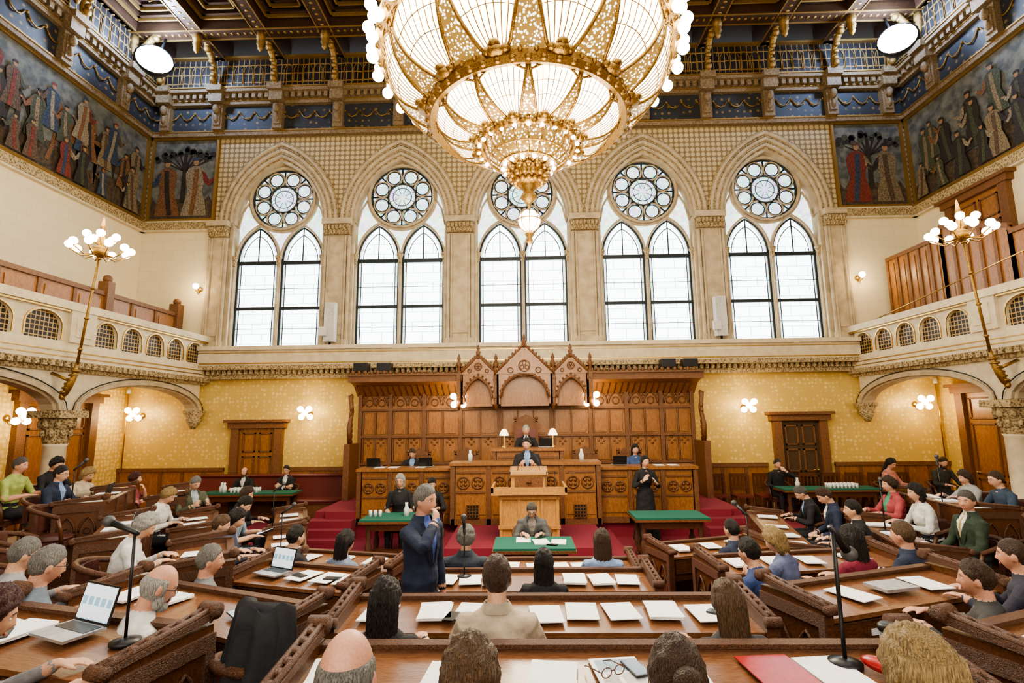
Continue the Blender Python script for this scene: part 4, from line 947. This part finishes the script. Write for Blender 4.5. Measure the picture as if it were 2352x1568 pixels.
# centre rows
person(-.65,5.62,1.37,0,'grey haired person in dark suit seen from behind',hair='puff',hc='grey',top=(.03,.04,.06),shirt=WH,t=0)
person(.78,5.55,1.34,-4,'person with long brown hair in blue sleeveless top',hair='long',hc='brown',top=(.22,.32,.52),fem=True,bare=True,t=0)
person(.14,4.5,1.40,0,'person with very long black hair in dark clothing',hair='long',hc='dark',top=K,fem=True,yaw=-6,t=.17)
person(-.17,2.95,1.74,0,'person with short brown hair in a beige jacket',hc='brown',top=(.50,.40,.29),shirt=WH,lean=5,t=.42)
person(-.77,2.85,1.65,0,'person with long black hair and black top',hair='long',hc='dark',top=K,fem=True,t=.42)
person(1.07,2.85,1.63,6,'person with long straight brown hair in dark top',hair='long',hc='lbrown',top=(.03,.03,.035),fem=True,t=.42)
person(-.50,1.42,1.93,0,'balding grey haired person seen from behind',hair='bald',hc='grey',top=(.3,.3,.32),skin=SKINR,t=.6,ch=False)
person(-.17,1.52,1.87,0,'person with light brown hair seen from behind',hair='bob',hc='lbrown',top=(.15,.13,.13),fem=True,t=.6,ch=False)
person(.42,1.5,1.88,0,'person with brown hair tied back',hair='bun',hc='brown',top=(.12,.1,.1),fem=True,t=.6,ch=False)
person(1.05,1.42,1.93,4,'person with long straight blond hair',hair='long',hc='blond',top=(.2,.18,.16),fem=True,t=.6,ch=False)
# right block
person(2.46,6.3,1.29,30,'dark haired person in navy suit wearing a headset',hc='dark',top=NV,shirt=WH,t=0)
person(2.4,5.0,1.46,40,'person with blond hair holding a sheet of paper',hair='bob',hc='blond',top=(.12,.14,.25),fem=True,pitch=20,arms=('hold','desk'),t=.17)
person(4.85,9.0,1.32,75,'grey haired person in dark suit reading',hc='saltp',top=K,shirt=LB,pitch=30,lean=14,t=0)
person(4.75,8.2,1.40,75,'person in navy suit and white shirt reading documents',hc='brown',top=NV,shirt=WH,pitch=28,lean=10,arms=('lap','lap'),t=0)
person(4.25,6.86,1.42,65,'dark haired person in dark suit facing the dais',hc='dark',top=K,shirt=WH,t=.08)
person(2.97,4.84,1.51,25,'person with dark wavy hair in a dark red top',hair='long',hc='dark',top=(.20,.012,.035),fem=True,t=.17)
person(3.55,5.0,1.51,35,'person in navy suit and light shirt',hc='lbrown',top=NV,shirt=LB,t=.17,skin=SKINR)
person(5.84,8.5,1.52,85,'person with short brown hair and green scarf',hair='puff',hc='brown',top=(.45,.08,.09),shirt=(.08,.30,.18),fem=True,t=.17)
person(5.64,7.56,1.53,80,'dark haired person in white top',hair='bob',hc='dark',top=WH,fem=True,t=.17,lean=12)
person(6.96,8.4,1.62,85,'person in light grey jacket at a laptop',hair='bob',hc='brown',top=(.33,.34,.34),fem=True,pitch=15,t=.42)
person(5.38,6.6,1.57,85,'person in dark green suit with patterned tie',hc='saltp',top=(.03,.05,.03),shirt=WH,tie=(.45,.33,.12),t=.17,yaw=30,lean=0,arms=('lap','lap'),skin=SKINR)
person(6.86,7.65,1.68,80,'person with glasses in dark blue shirt',hc='brown',top=(.035,.06,.10),glasses=True,lean=14,t=.42)
person(2.78,3.3,1.62,50,'person with short brown hair in dark jacket',hc='brown',top=(.05,.05,.05),t=.42,skin=SKINR)
person(3.42,3.75,1.64,45,'bald person at the desk row',hair='crop',hc='brown',top=(.03,.03,.05),t=.42,skin=SKINR)
person(2.05,4.55,1.45,35,'person in blue jacket leaning over the desk',hc='dark',top=(.03,.06,.18),t=.17,lean=18)
for cx,cy,a,z in ((-5.85,6.0,-60,.42),(-6.1,6.75,-65,.6),(-5.2,5.2,-55,.42),(-4.95,4.3,-50,.42),(5.9,6.4,75,.17),(6.6,5.2,70,.42),(-1.42,3.0,-20,.42),(-1.55,2.0,-20,.6),(3.2,2.1,30,.6)):
    chair(cx,cy,rad(a),z)
# ------------------------------------------------------------------ lamps
def sconce(loc,rz,n=5,arm=.38,label='brass wall lamp with cluster of glowing glass globes'):
    e=empty('wall_lamp',label=label,cat='lamp',group='gallery wall lamps',loc=loc,rz=rz)
    m=MB(); m.T=Matrix.Rotation(-pi/2,4,'X'); m.lathe([(.07,0),(.08,.02),(.03,.05)],n=12); m.T=None
    m.tube([(0,0,0),(0,arm*.4,-.1),(0,arm,-.08),(0,arm,.0)],.014,6); m.tube([(0,0,-.05),(0,.1,-.16),(0,.16,-.08)],.01,5)
    pos=[(.17*cos(a),arm+.10*sin(a)*.6,.04+.15*sin(a)) for a in [2*pi*k/(n-1)+pi/4 for k in range(n-1)]]+[(0,arm,.05)] if n>1 else [(0,arm,.05)]
    for p in pos: m.tube([(0,arm,-.05),((p[0])*.6,(p[1]+arm)/2,-.06),(p[0],p[1],p[2]-.05)],.008,5)
    mk(m,'lamp_arm',brass,e)
    for p in pos: g=MB(); g.ball(p,.082,14,10); mk(g,'globe',globem,e)
    L=bpy.data.lights.new('lamp_light','POINT'); L.energy=42 if n>1 else 26; L.color=(1,.74,.40); L.shadow_soft_size=.12
    lo=bpy.data.objects.new('lamp_light',L); COL.objects.link(lo); lo.parent=e; lo.location=(0,arm+.22,.0)
    return e
for x,y,z,r in ((-5.98,YB,2.66,pi),(5.98,YB,2.72,pi),(-10.75,YB,2.68,pi),(10.6,YB,2.75,pi),(-XS,11.0,2.62,-pi/2),(XS,11.0,2.7,pi/2)): sconce((x,y,z),r)
for x in (-1.7,1.7): sconce((x,13.5,2.92),pi)
for x in (-9.4,9.45): sconce((x,YB,6.3),pi,1,.22,'small brass wall lamp with one glowing globe')
def dlamp(x,y,z):
    e=empty('desk_lamp',label='brass desk lamp with cream glass shade',cat='lamp',group='dais desk lamps',loc=(x,y,z))
    m=MB(); m.lathe([(.08,0),(.08,.02),(.02,.04),(.014,.1),(.014,.3)],n=12); mk(m,'lamp_base',brass,e)
    m=MB(); m.lathe([(.11,.27),(.10,.31),(.06,.39),(.03,.42)],n=16); mk(m,'lamp_shade',mat('shade_glow',(1,.85,.55),.5,emit=3),e)
dlamp(-.48,11.75,1.84); dlamp(.62,11.75,1.84)
for sg in (-1,1):
    e=empty('candelabrum',label='tall gilded standing candelabrum with crown of glowing globes',cat='lamp',group='gallery candelabra',loc=(sg*8.78,9.55,3.3))
    m=MB(); m.tube([(0,0,-.32),(-sg*.05,0,-.25),(-sg*.10,0,-.1),(-sg*.18,0,.05),(-sg*.22,0,.35)],[.02,.05,.07,.05,.025],10); m.ball((0,0,-.3),(.05,.05,.07),10,8)
    for k in range(6): m.ball((-sg*(.03+k*.035),0,-.22+k*.08),(.08,.08,.035),8,6)
    m.tube([(sg*.25,0,.15),(-sg*.1,0,.0)],.03,6); mk(m,'scroll_bracket',gold,e)
    m=MB(); m.tube([(-sg*.22,0,.3),(-sg*.42,0,2.45)],[.026,.02],8)
    for k in (.3,.9,1.5,2.1): q=k/2.15; m.ball((-sg*(.22+.2*q),0,.3+k),(.045,.045,.03),8,6)
    mk(m,'pole',gold,e)
    cx=-sg*.43; m=MB(); m.lathe([(.02,2.4),(.12,2.5),(.14,2.6),(.05,2.66),(.08,2.75),(.03,2.9),(.05,3.0),(.01,3.25)],(cx,0,0),12)
    gl=[]
    for k in range(10):
        a=2*pi*k/10; R=.48; gl.append((cx+R*cos(a),R*sin(a),2.62)); m.tube([(cx,0,2.5),(cx+R*.6*cos(a),R*.6*sin(a),2.42),(cx+R*cos(a),R*sin(a),2.54)],.012,5)
    for k in range(5):
        a=2*pi*k/5+.3; R=.24; gl.append((cx+R*cos(a),R*sin(a),2.86)); m.tube([(cx,0,2.65),(cx+R*cos(a),R*sin(a),2.78)],.01,5)
    mk(m,'candelabrum_crown',gold,e)
    for p in gl: g=MB(); g.ball(p,.075,14,10); mk(g,'globe',globem,e)
    L=bpy.data.lights.new('candelabrum_light','POINT'); L.energy=80; L.color=(1,.78,.48); L.shadow_soft_size=.4
    lo=bpy.data.objects.new('candelabrum_light',L); COL.objects.link(lo); lo.parent=e; lo.location=(cx,0,3.3)
for sg in (-1,1):
    e=empty('floodlight',label='bright bluish floodlight mounted in the ceiling corner',cat='light',group='corner floodlights',loc=(sg*10.15,12.7,12.25))
    T=Matrix.Rotation(-sg*rad(35),4,'Z')@Matrix.Rotation(rad(80),4,'X')
    m=MB(); m.T=T@Matrix.Scale(-1,4,Vector((0,0,1))) ; m.lathe([(.2,.05),(.34,.0),(.46,-.25),(.47,-.3)],n=18); mk(m,'lamp_housing',dark,e)
    g=MB(); g.T=T; g.lathe([(.44,.24),(.42,.32),(.25,.38),(.01,.40)],n=18); mk(g,'lamp_lens',floodm,e)
    b=MB(); b.tube([(0,0,0),(0,.1,.4),(0,.3,1.1)],.03,6); mk(b,'lamp_bracket',dark,e)
    L=bpy.data.lights.new('flood','POINT'); L.energy=520; L.color=(.42,.60,1); L.shadow_soft_size=.25
    lo=bpy.data.objects.new('flood',L); COL.objects.link(lo); lo.parent=e; lo.location=(-sg*.2,-.2,.7)
# ------------------------------------------------------------------ chandelier
CX,CY=.1,6.8
C=empty('chandelier',label='enormous gilded chandelier of lit opal glass petals and bulbs',cat='chandelier',loc=(CX,CY,.08))
def dome(v,R0,z0,R1,z1,b,c): return (R0+(R1-R0)*v+b*sin(pi*v), z0+(z1-z0)*v-c*sin(pi*v))
def tierp(R0,z0,R1,z1,b,c,nP,name,rb):
    g=MB(); n=nP*6; rows=[]
    for i in range(9):
        r,z=dome(i/8,R0,z0,R1,z1,b,c); rows.append([Vector((r*cos(2*pi*k/n),r*sin(2*pi*k/n),z)) for k in range(n)])
    vs=[p for r in rows for p in r]; fs=[(i*n+k,i*n+(k+1)%n,(i+1)*n+(k+1)%n,(i+1)*n+k) for i in range(8) for k in range(n)]; g.add(vs,fs,True)
    mk(g,name,domeg,C)
    for k in range(nP):
        a0=2*pi*(k+.5)/nP; hw=pi/nP
        m=MB()
        def pt(da,v,o=.02):
            r,z=dome(v,R0,z0,R1,z1,b,c); return Vector(((r+o)*cos(a0+da),(r+o)*sin(a0+da),z-o*.6))
        for sx in (-1,1): m.tube([pt(sx*hw*(.24+.74*v**.55),v) for v in [i/8 for i in range(9)]],.019*rb,6)
        m.tube([pt(hw*.96*q,.84+.14*cos(q*pi/2)) for q in [-1+i/5 for i in range(11)]],.017*rb,5)
        for q in (-.75,-.5,-.25,0,.25,.5,.75): m.tube([pt(hw*q*(.24+.74*v**.55),v,.012) for v in (.06,.3,.55,.75,.80+.15*cos(q*1.57))],.006*rb,4)
        for vv in (.45,.68): m.tube([pt(hw*q*(.24+.74*vv**.55),vv+.05*cos(q*1.57),.012) for q in [-1+i/4 for i in range(9)]],.005*rb,4)
        for q in range(-4,5): m.ball(pt(hw*.96*q/4.2,.86+.14*cos(q/4.2*pi/2),.03),.020*rb,5,4)
        m.ball(pt(0,.03,.05),(.10*rb,.10*rb,.06),8,6); m.ball(pt(0,.12,.04),(.06*rb,.06*rb,.05),8,6)
        for sx in (-1,1): m.ball(pt(sx*hw*.3,.06,.04),(.05*rb,.05*rb,.05),7,5)
        mk(m,'petal_frame',gold,C)
        t=MB(); vs=[];fs=[]
        a1=a0+hw
        for i in range(7):
            v=i/6*.97; r,z=dome(v,R0,z0,R1,z1,b,c); w=hw*(1-(.24+.74*v**.55))*.95
            for s2 in (-1,0,1): vs.append(((r+.018)*cos(a1+w*s2),(r+.018)*sin(a1+w*s2),z-.012))
        for i in range(6):
            for q in range(2): fs.append((i*3+q,i*3+q+1,(i+1)*3+q+1,(i+1)*3+q))
        t.add(vs,fs,True); mk(t,'pierced_panel',pierced,C)
tierp(1.36,6.66,2.02,7.5,.12,.12,12,'upper_glass_bowl',1.3)
tierp(.66,6.26,1.30,6.62,.07,.09,12,'middle_glass_bowl',.9)
def ringtorus(R,z,prof,name,beads=0):
    m=MB(); vs=[];fs=[];n=72;k=len(prof)
    for i in range(n):
        a=2*pi*i/n
        for dr,dz in prof: vs.append(((R+dr)*cos(a),(R+dr)*sin(a),z+dz))
    for i in range(n):
        for j in range(k): fs.append((i*k+j,i*k+(j+1)%k,((i+1)%n)*k+(j+1)%k,((i+1)%n)*k+j))
    m.add(vs,fs,False)
    for i in range(beads):
        a=2*pi*i/beads; m.ball(((R+.05)*cos(a),(R+.05)*sin(a),z-.05),(.05,.05,.045),7,5)
        a+=pi/beads; m.ball(((R+.08)*cos(a),(R+.08)*sin(a),z+.03),(.03,.03,.05),6,5)
    mk(m,name,gold,C)
pr=[(-.08,-.06),(.02,-.10),(.09,-.04),(.07,.04),(.10,.12),(.0,.14),(-.08,.10)]
ringtorus(1.36,6.62,pr,'lower_ring',48); ringtorus(2.04,7.5,pr,'main_ring',72); ringtorus(.66,6.24,[(q[0]*.6,q[1]*.6) for q in pr],'small_ring',30)
m=MB(); m.lathe([(2.04,7.6),(2.0,7.95),(1.8,8.3),(1.2,8.6),(.5,8.8)],n=48); mk(m,'crown_glass_dome',domeg,C)
ringtorus(1.95,8.1,pr,'crown_ring',40)
m=MB(); m.lathe([(.62,6.24),(.58,6.12),(.48,6.0),(.36,5.93),(.2,5.9)],n=32); mk(m,'lower_bowl',pierced,C)
m=MB()
for k in range(20):
    a=2*pi*k/20; m.tube([(.63*cos(a),.63*sin(a),6.2),(.58*cos(a),.58*sin(a),6.08),(.4*cos(a),.4*sin(a),5.94),(.2*cos(a),.2*sin(a),5.9)],.012,4)
for r,z in ((.55,6.04),(.4,5.94)): m.tube([(r*cos(2*pi*k/32),r*sin(2*pi*k/32),z) for k in range(32)],.014,5,True)
mk(m,'bowl_ribs',gold,C)
m=MB(); m.lathe([(.2,5.98),(.26,5.92),(.28,5.84),(.25,5.76),(.17,5.68),(.10,5.64),(.12,5.6),(.07,5.56),(.11,5.5),(.12,5.46),(.05,5.40),(.025,5.36),(.02,5.3)],n=24,flute=.12)
for i,(r,z) in enumerate(((.27,5.92),(.28,5.84),(.25,5.76),(.19,5.69))):
    for k in range(14): a=2*pi*(k+.5*(i%2))/14; m.ball((r*cos(a),r*sin(a),z),(.045,.045,.04),6,5)
mk(m,'pine_cone_pendant',gold,C)
m=MB(); m.ball((0,0,5.13),.15,18,12); mk(m,'pendant_globe',bulbm,C)
m=MB()
for k in range(8): a=2*pi*k/8; m.tube([(.16*sin(b)*cos(a),.16*sin(b)*sin(a),5.13+.16*cos(b)) for b in [pi*i/8 for i in range(9)]],.007,4)
m.lathe([(.05,4.96),(.07,4.93),(.03,4.88),(.05,4.84),(.01,4.76)],n=10); m.tube([(.165*cos(2*pi*k/20),.165*sin(2*pi*k/20),5.13) for k in range(20)],.01,5,True); mk(m,'globe_cage',gold,C)
m=MB(); m.lathe([(.5,8.7),(.3,9.0),(.12,9.2),(.06,9.4),(.06,13.2),(.3,13.3),(.35,13.4)],n=14); mk(m,'suspension_rod',gold,C)
bm=MB(); bm.ball((0,0,0),.082,14,10); b0=None
for row,(R,z,n) in enumerate(((2.18,7.40,34),(2.23,7.68,34),(2.18,7.98,30))):
    for k in range(n):
        a=2*pi*(k+.5*row)/n; p=(R*cos(a),R*sin(a),z)
        if b0 is None: b0=mk(bm,'bulb',bulbm,C,loc=p)
        else: c=b0.copy(); COL.objects.link(c); c.location=p
bm=MB(); bm.ball((0,0,0),.030,10,8); b0=None
for R,z,n in ((.70,6.16,24),(.36,5.90,14)):
    for k in range(n):
        a=2*pi*k/n; p=(R*cos(a),R*sin(a),z)
        if b0 is None: b0=mk(bm,'small_bulb',bulbm,C,loc=p)
        else: c=b0.copy(); COL.objects.link(c); c.location=p
# ------------------------------------------------------------------ small things
def sheets(x,y,z,rz,n=1,label='white sheet of paper on the desk',w=.21,h=.297,mt=None):
    m=MB(); m.box(-w/2,w/2,-h/2,h/2,0,.002+.004*n)
    if n>1: m.T=Matrix.Rotation(.09,4,'Z'); m.box(-w/2,w/2,-h/2,h/2,.002+.004*n,.006+.004*n)
    return mk(m,'paper_sheet' if n==1 else 'paper_stack',mt or paper,label=label if n==1 else 'stack of white documents on the desk',cat='paper',group='papers on the desks',loc=(x,y,z+.004),rz=rz)
def ondesk(y0,xs,zt):
    for x in xs: sheets(x,y0+.22+random.uniform(-.03,.03),zt+.012,random.uniform(-.15,.15),random.choice((1,1,3)))
ondesk(6.05,[-.85,-.2,.1,.38,.62,1.0],.78); ondesk(4.98,[-.78,-.55,-.33,.45,.7,.95],.95); ondesk(3.42,[-.62,-.38,.12,.36,.62,.90,1.18,-1.0],1.2); ondesk(2.18,[-.85,-.35,.1,.66,1.32],1.38)
def along(q,fr):
    x0,y0,x1,y1,t=q; rz=math.atan2(y1-y0,x1-x0)
    for k in fr: sheets(x0+(x1-x0)*k-sin(rz)*.22,y0+(y1-y0)*k+cos(rz)*.22,t+.792,rz+random.uniform(-.2,.2),random.choice((1,3)))
for i,fr in enumerate(((.2,.5,.8),(.5,.72,.92),(.15,.35),(.3,.12),(.4,.7),(.3,.6,.85),(.2,.5,.8),(.25,.6,.9),(.25,.5,.8),(.2,.6,.8),(.25,.5,.8))): along(DL[i],fr)
for i,fr in enumerate(((.2,.5,.8),(.15,.35,.55,.8),(.75,.3),(.3,.6),(.15,.35,.6,.9),(.25,.5,.8),(.2,.5,.8),(.3,.6))): along(DR[i],fr)
sheets(.2,7.6,.75,.1,3); sheets(.45,7.62,.75,-.1); sheets(-.05,7.75,.75,.0)
sheets(1.08,2.42,1.396,.1,1,'red document folder lying on the desk',.24,.32,redm)
mg=MB(); mg.box(-.11,.11,-.15,.15,0,.006); mg.mi=1; mg.box(-.09,.09,.02,.13,.006,.0065); mg.mi=2; mg.box(-.09,-.02,-.13,0,.006,.0065); mg.box(.0,.09,-.13,0,.006,.0065)
mk(mg,'magazine',[paper,mat('print_blue',(.25,.35,.45)),mat('print_grey',(.5,.5,.48))],label='open printed magazine lying on the desk',cat='magazine',loc=(.40,2.42,1.394),rz=.12)
gl=MB()
for sx in (-1,1): gl.tube([(sx*.034+.026*cos(a*pi/6),.0,.026+.02*sin(a*pi/6)) for a in range(12)],.0025,5,True); gl.tube([(sx*.06,0,.03),(sx*.062,.10,.02),(sx*.05,.14,.003)],.0025,5)
gl.tube([(-.008,0,.03),(.008,0,.03)],.0025,5); mk(gl,'eyeglasses',walnut,label='brown reading glasses lying on a magazine',cat='glasses',loc=(.36,2.38,1.401),rz=.5)
for x in (-3.2,-2.9,-2.3,2.9,3.2): sheets(x,11.5,1.45,0)
def laptop(x,y,z,rz,closed=False):
    e=empty('laptop',label='silver laptop on the desk' if closed else 'open laptop with lit screen on the desk',cat='laptop',loc=(x,y,z+.01),rz=rz)
    m=MB(); m.box(-.15,.15,-.10,.10,0,.014); m.mi=1
    if not closed: m.box(-.13,.13,-.0,.085,.014,.016)
    mk(m,'laptop_base',[alu,black],e)
    m=MB()
    if closed: m.box(-.15,.15,-.10,.10,.014,.022); mk(m,'laptop_lid',alu,e)
    else:
        m.T=Matrix.Translation((0,.10,.014))@Matrix.Rotation(rad(-15),4,'X'); m.box(-.15,.15,0,.008,0,.195); mk(m,'laptop_lid',dark,e)
        s=MB(); s.T=m.T; s.box(-.14,.14,-.002,0,.012,.185); mk(s,'screen',screenm,e)
laptop(-2.42,2.83,1.40,rad(-22)); laptop(-2.45,5.13,1.045,rad(-25)); laptop(2.7,4.1,1.215,rad(15),True); laptop(-4.95,6.4,1.215,rad(-60)); laptop(-2.2,11.6,1.45,pi); laptop(-3.35,11.6,1.45,pi); laptop(2.05,11.6,1.45,pi); laptop(.45,11.78,1.84,pi); laptop(-6.35,7.7,1.395,rad(-65)); laptop(6.2,8.3,1.215,rad(80))
def phone(x,y,z,rz,label='black smartphone lying on the desk'):
    m=MB(); m.box(-.037,.037,-.075,.075,0,.008); m.mi=1; m.box(-.033,.033,-.07,.07,.008,.009)
    mk(m,'smartphone',[black,mat('phone_glass',(.05,.06,.07),.08)],label=label,cat='phone',loc=(x,y,z+.01),rz=rz)
phone(-.50,3.55,1.215,-.2); phone(-1.95,3.6,1.215,.8); phone(.47,2.45,1.395,.3); phone(.35,7.45,.75,1.2); phone(-2.15,5.05,1.045,1.0); phone(-2.75,2.8,1.40,.6); phone(-1.8,4.95,1.045,1.4); phone(1.25,3.6,1.215,.9)
def tablet(x,y,z,rz,tilt=18):
    m=MB(); m.T=Matrix.Rotation(rad(tilt),4,'X'); m.box(-.09,.09,-.125,.125,0.04,.048); m.mi=1; m.box(-.08,.08,-.115,.115,.048,.049)
    mk(m,'tablet',[black,screenm],label='tablet computer with lit screen held over the desk' if tilt>30 else 'tablet computer with lit screen on the desk',cat='tablet',loc=(x,y,z),rz=rz)
tablet(-1.93,3.19,1.26,rad(-45),42); tablet(-4.0,8.1,.79,-1.2)
m=MB(); m.ball((0,0,.03),(.04,.09,.03),14,8); mk(m,'glasses_case',redm,label='glossy red glasses case on the desk',cat='case',loc=(1.52,2.42,1.40),rz=.5)
e=empty('coffee_cup',label='dark travel cup with quilted sleeve standing on desk end',cat='cup',loc=(1.66,2.57,1.395))
m=MB(); m.lathe([(.03,0),(.035,.02),(.042,.12)],n=16); mk(m,'cup_body',mat('cup_sleeve',(.18,.22,.27),.6,0,'edge',(.05,.07,.09),60,lo=.05,hi=.15),e)
m=MB(); m.lathe([(.045,.12),(.045,.14),(.035,.15)],n=16); mk(m,'cup_lid',black,e)
def mic(x,y,z0,z1,dx,dy,dz=0,big=1.):
    e=empty('microphone_stand',label='black microphone on a slim vertical stand',cat='microphone',group='desk microphones',loc=(x,y,z0))
    m=MB(); m.lathe([(.07,0),(.07,.015),(.015,.03)],n=16); m.tube([(0,0,.02),(0,0,z1-z0)],.008*big,7); mk(m,'stand_pole',dark,e)
    a=Vector((0,0,z1-z0)); d=Vector((dx,dy,dz)).normalized()
    m=MB(); m.tube([a-d*.02,a+d*.05,a+d*.14],[.012*big,.014*big,.018*big],10); mk(m,'microphone_body',black,e)
    m=MB(); p=a+d*.17; m.ball(p,.03*big,12,10); mk(m,'microphone_head',mat('mic_mesh',(.10,.10,.10),.5,.4),e)
mic(-2.05,2.75,1.39,1.93,-.9,.1,.3,1.); mic(-.62,5.3,.96,1.38,0,-.3,.8); mic(1.42,2.52,1.39,1.97,.5,.3,-.6,1.2); mic(-4.0,8.3,.78,1.4,.6,.3,.5); mic(-3.2,6.9,.79,1.30,.6,.3,.5); mic(4.75,7.2,.96,1.5,.3,.4,.5); mic(-6.4,7.3,1.39,1.85,.3,.4,.5); mic(6.0,7.8,1.21,1.75,.3,.4,.5); mic(2.35,5.75,.96,1.45,-.3,.4,.4)
m=MB(); rows=[]
for i in range(12):
    q=i/11; z=1.42-1.0*q; rx=.20+.13*q; ry=.06+.15*q
    rows.append([Vector((rx*(1+.08*sin(5*2*pi*k/60+i*.5))*cos(2*pi*k/60)+.05*q,ry*(1+.26*sin(9*2*pi*k/60+i*.25))*sin(2*pi*k/60)-.12*q,z+.05*sin(3*2*pi*k/60+.6))) for k in range(60)])
rows.insert(0,[Vector((.13*cos(2*pi*k/60),.025*sin(2*pi*k/60),1.46+.03*cos(2*pi*k/60*2))) for k in range(60)])
grid(m,rows); mk(m,'jacket',cloth(K),label='black jacket draped over the back of a chair',cat='jacket',loc=(-1.40,2.85,.08),rz=rad(-20))
gm=MB(); gm.lathe([(.028,0),(.032,.11),(.029,.11),(.026,.01)],n=8); g0=None
for cx,cy in ((-6.9,13.0),(7.7,12.95),(-2.45,9.75)):
    for i in range(8 if cy>10 else 3):
        for j in range(3 if cy>10 else 1):
            p=(cx-.4+i*.09,cy-.1+j*.09,.75)
            if g0 is None: g0=mk(gm,'drinking_glass',clearm,label='small clear drinking glass on the green table',cat='glass',group='drinking glasses',loc=p)
            else: dup(g0,p)
gm=MB(); gm.lathe([(.05,0),(.055,.12),(.025,.18),(.03,.24)],n=12); g0=None
for p in ((-7.6,13.0,.75),(-7.5,12.95,.75),(6.6,13.0,.75),(-1.2,11.3,1.59),(1.2,11.3,1.59),(-2.2,9.7,.75)):
    if g0 is None: g0=mk(gm,'carafe',clearm,label='clear glass water carafe',cat='carafe',group='water carafes',loc=p)
    else: dup(g0,p)
e=empty('leather_bench',label='long red brown leather bench against the panelled wall',cat='bench',loc=(-6.7,14.0,0))
m=MB(); m.box(-2.2,2.1,-.35,.2,.35,.46); m.tube([(-2.2,-.33,.42),(2.1,-.33,.42)],.05,8); mk(m,'seat',redleather,e)
m=MB(); m.box(-2.2,2.1,.12,.22,.46,1.05); m.tube([(-2.2,.12,1.03),(2.1,.12,1.03)],.05,8); mk(m,'backrest',redleather,e)
m=MB(); m.box(-2.2,2.1,-.3,.2,0,.35); m.box(2.1,2.16,-.38,.22,0,.75); mk(m,'bench_base',oakd,e)
w0=None
for k in range(9):
    if w0 is None:
        w0=empty('side_chair',label='dark wooden side chair with slatted back along wall',cat='chair',group='chairs along the wall',loc=(5.0,13.85,0),rz=pi)
        m=MB(); m.box(-.22,.22,-.2,.22,.42,.47); mk(m,'seat',redleather,w0)
        m=MB(); m.box(-.22,.22,-.22,-.19,.9,.99); m.box(-.22,.22,-.22,-.19,.6,.64)
        for q in (-.1,0,.1): m.box(q-.02,q+.02,-.215,-.195,.64,.9)
        mk(m,'backrest',walnut,w0)
        for sx in (-1,1):
            for sy in (-1,1): m=MB(); m.box(sx*.2-.02,sx*.2+.02,sy*.2-.02,sy*.2+.02,0,.42 if sy>0 else 1.0); mk(m,'leg',walnut,w0)
    else: dup(w0,(5.0+k*.6,13.85,0),pi)
for sg in (-1,1):
    e=empty('loudspeaker',label='tall white column loudspeaker on the gallery ledge',cat='loudspeaker',group='column loudspeakers',loc=(sg*5.4,13.95,4.55))
    m=MB(); m.box(-.15,.15,-.1,.1,.1,1.2); m.box(-.26,-.06,-.2,-.1,.25,.5); mk(m,'speaker_cabinet',white,e); m=MB(); m.box(-.12,.12,-.11,-.1,.14,1.16); mk(m,'speaker_grille',alu,e); m=MB(); m.lathe([(.12,0),(.03,.03),(.03,.12)],n=10); mk(m,'speaker_foot',dark,e)
for x in (-4.2,-3.6,3.65,4.2):
    m=MB(); m.box(-.18,.18,-.14,.14,0,.2); m.mi=1; m.box(-.16,.16,-.15,-.14,.02,.18); mk(m,'monitor_speaker',[black,dark],label='small black monitor loudspeaker on the canopy',cat='loudspeaker',group='canopy monitor speakers',loc=(x,13.1,3.74))
for x in (-XS+.15,XS-.15):
    m=MB(); m.tube([(x,14.2,1.2),(x,14.2,3.3)],.02,6); m.mi=1; m.tube([(x,14.2,3.3),(x,14.2,3.45)],.05,8); trim(m,[brass,white])
# ------------------------------------------------------------------ light
def area(loc,rot,sx,sy,e,col):
    L=bpy.data.lights.new('fill_light','AREA'); L.shape='RECTANGLE'; L.size=sx; L.size_y=sy; L.energy=e; L.color=col
    o=bpy.data.objects.new('fill_light',L); COL.objects.link(o); o.location=loc; o.rotation_euler=rot; return o
area((0,4.0,11.6),(0,0,0),14,8,950,(1,.92,.78))  # added warm fill below the ceiling, no real fixture hangs there
area((0,-3.8,6.5),(rad(80),0,0),14,6,880,(1,.95,.87))  # added unseen fill behind the camera to brighten the closed room
L=bpy.data.lights.new('chandelier_light','POINT'); L.energy=1050; L.color=(1,.84,.60); L.shadow_soft_size=1.2
lo=bpy.data.objects.new('chandelier_light',L); COL.objects.link(lo); lo.parent=C; lo.location=(0,0,4.3)
L=bpy.data.lights.new('chandelier_up','POINT'); L.energy=560; L.color=(1,.74,.42); L.shadow_soft_size=1.
lo=bpy.data.objects.new('chandelier_up',L); COL.objects.link(lo); lo.parent=C; lo.location=(0,0,10.2)
wd=bpy.data.worlds.new('World'); S.world=wd; wd.use_nodes=True; wd.node_tree.nodes['Background'].inputs[0].default_value=(.85,.93,1,1); wd.node_tree.nodes['Background'].inputs[1].default_value=1.0
# ------------------------------------------------------------------ camera
cam=bpy.data.cameras.new('camera'); cam.sensor_width=36; cam.lens=18; cam.clip_start=.05
co=bpy.data.objects.new('camera',cam); COL.objects.link(co)
RR=(Matrix.Rotation(rad(1.35),4,'Z')@Matrix.Rotation(rad(98.5),4,'X')@Matrix.Rotation(rad(-.65),4,'Z'))
co.matrix_world=Matrix.Translation((0,0,2.5))@RR
S.camera=co
print('people',NP[0])
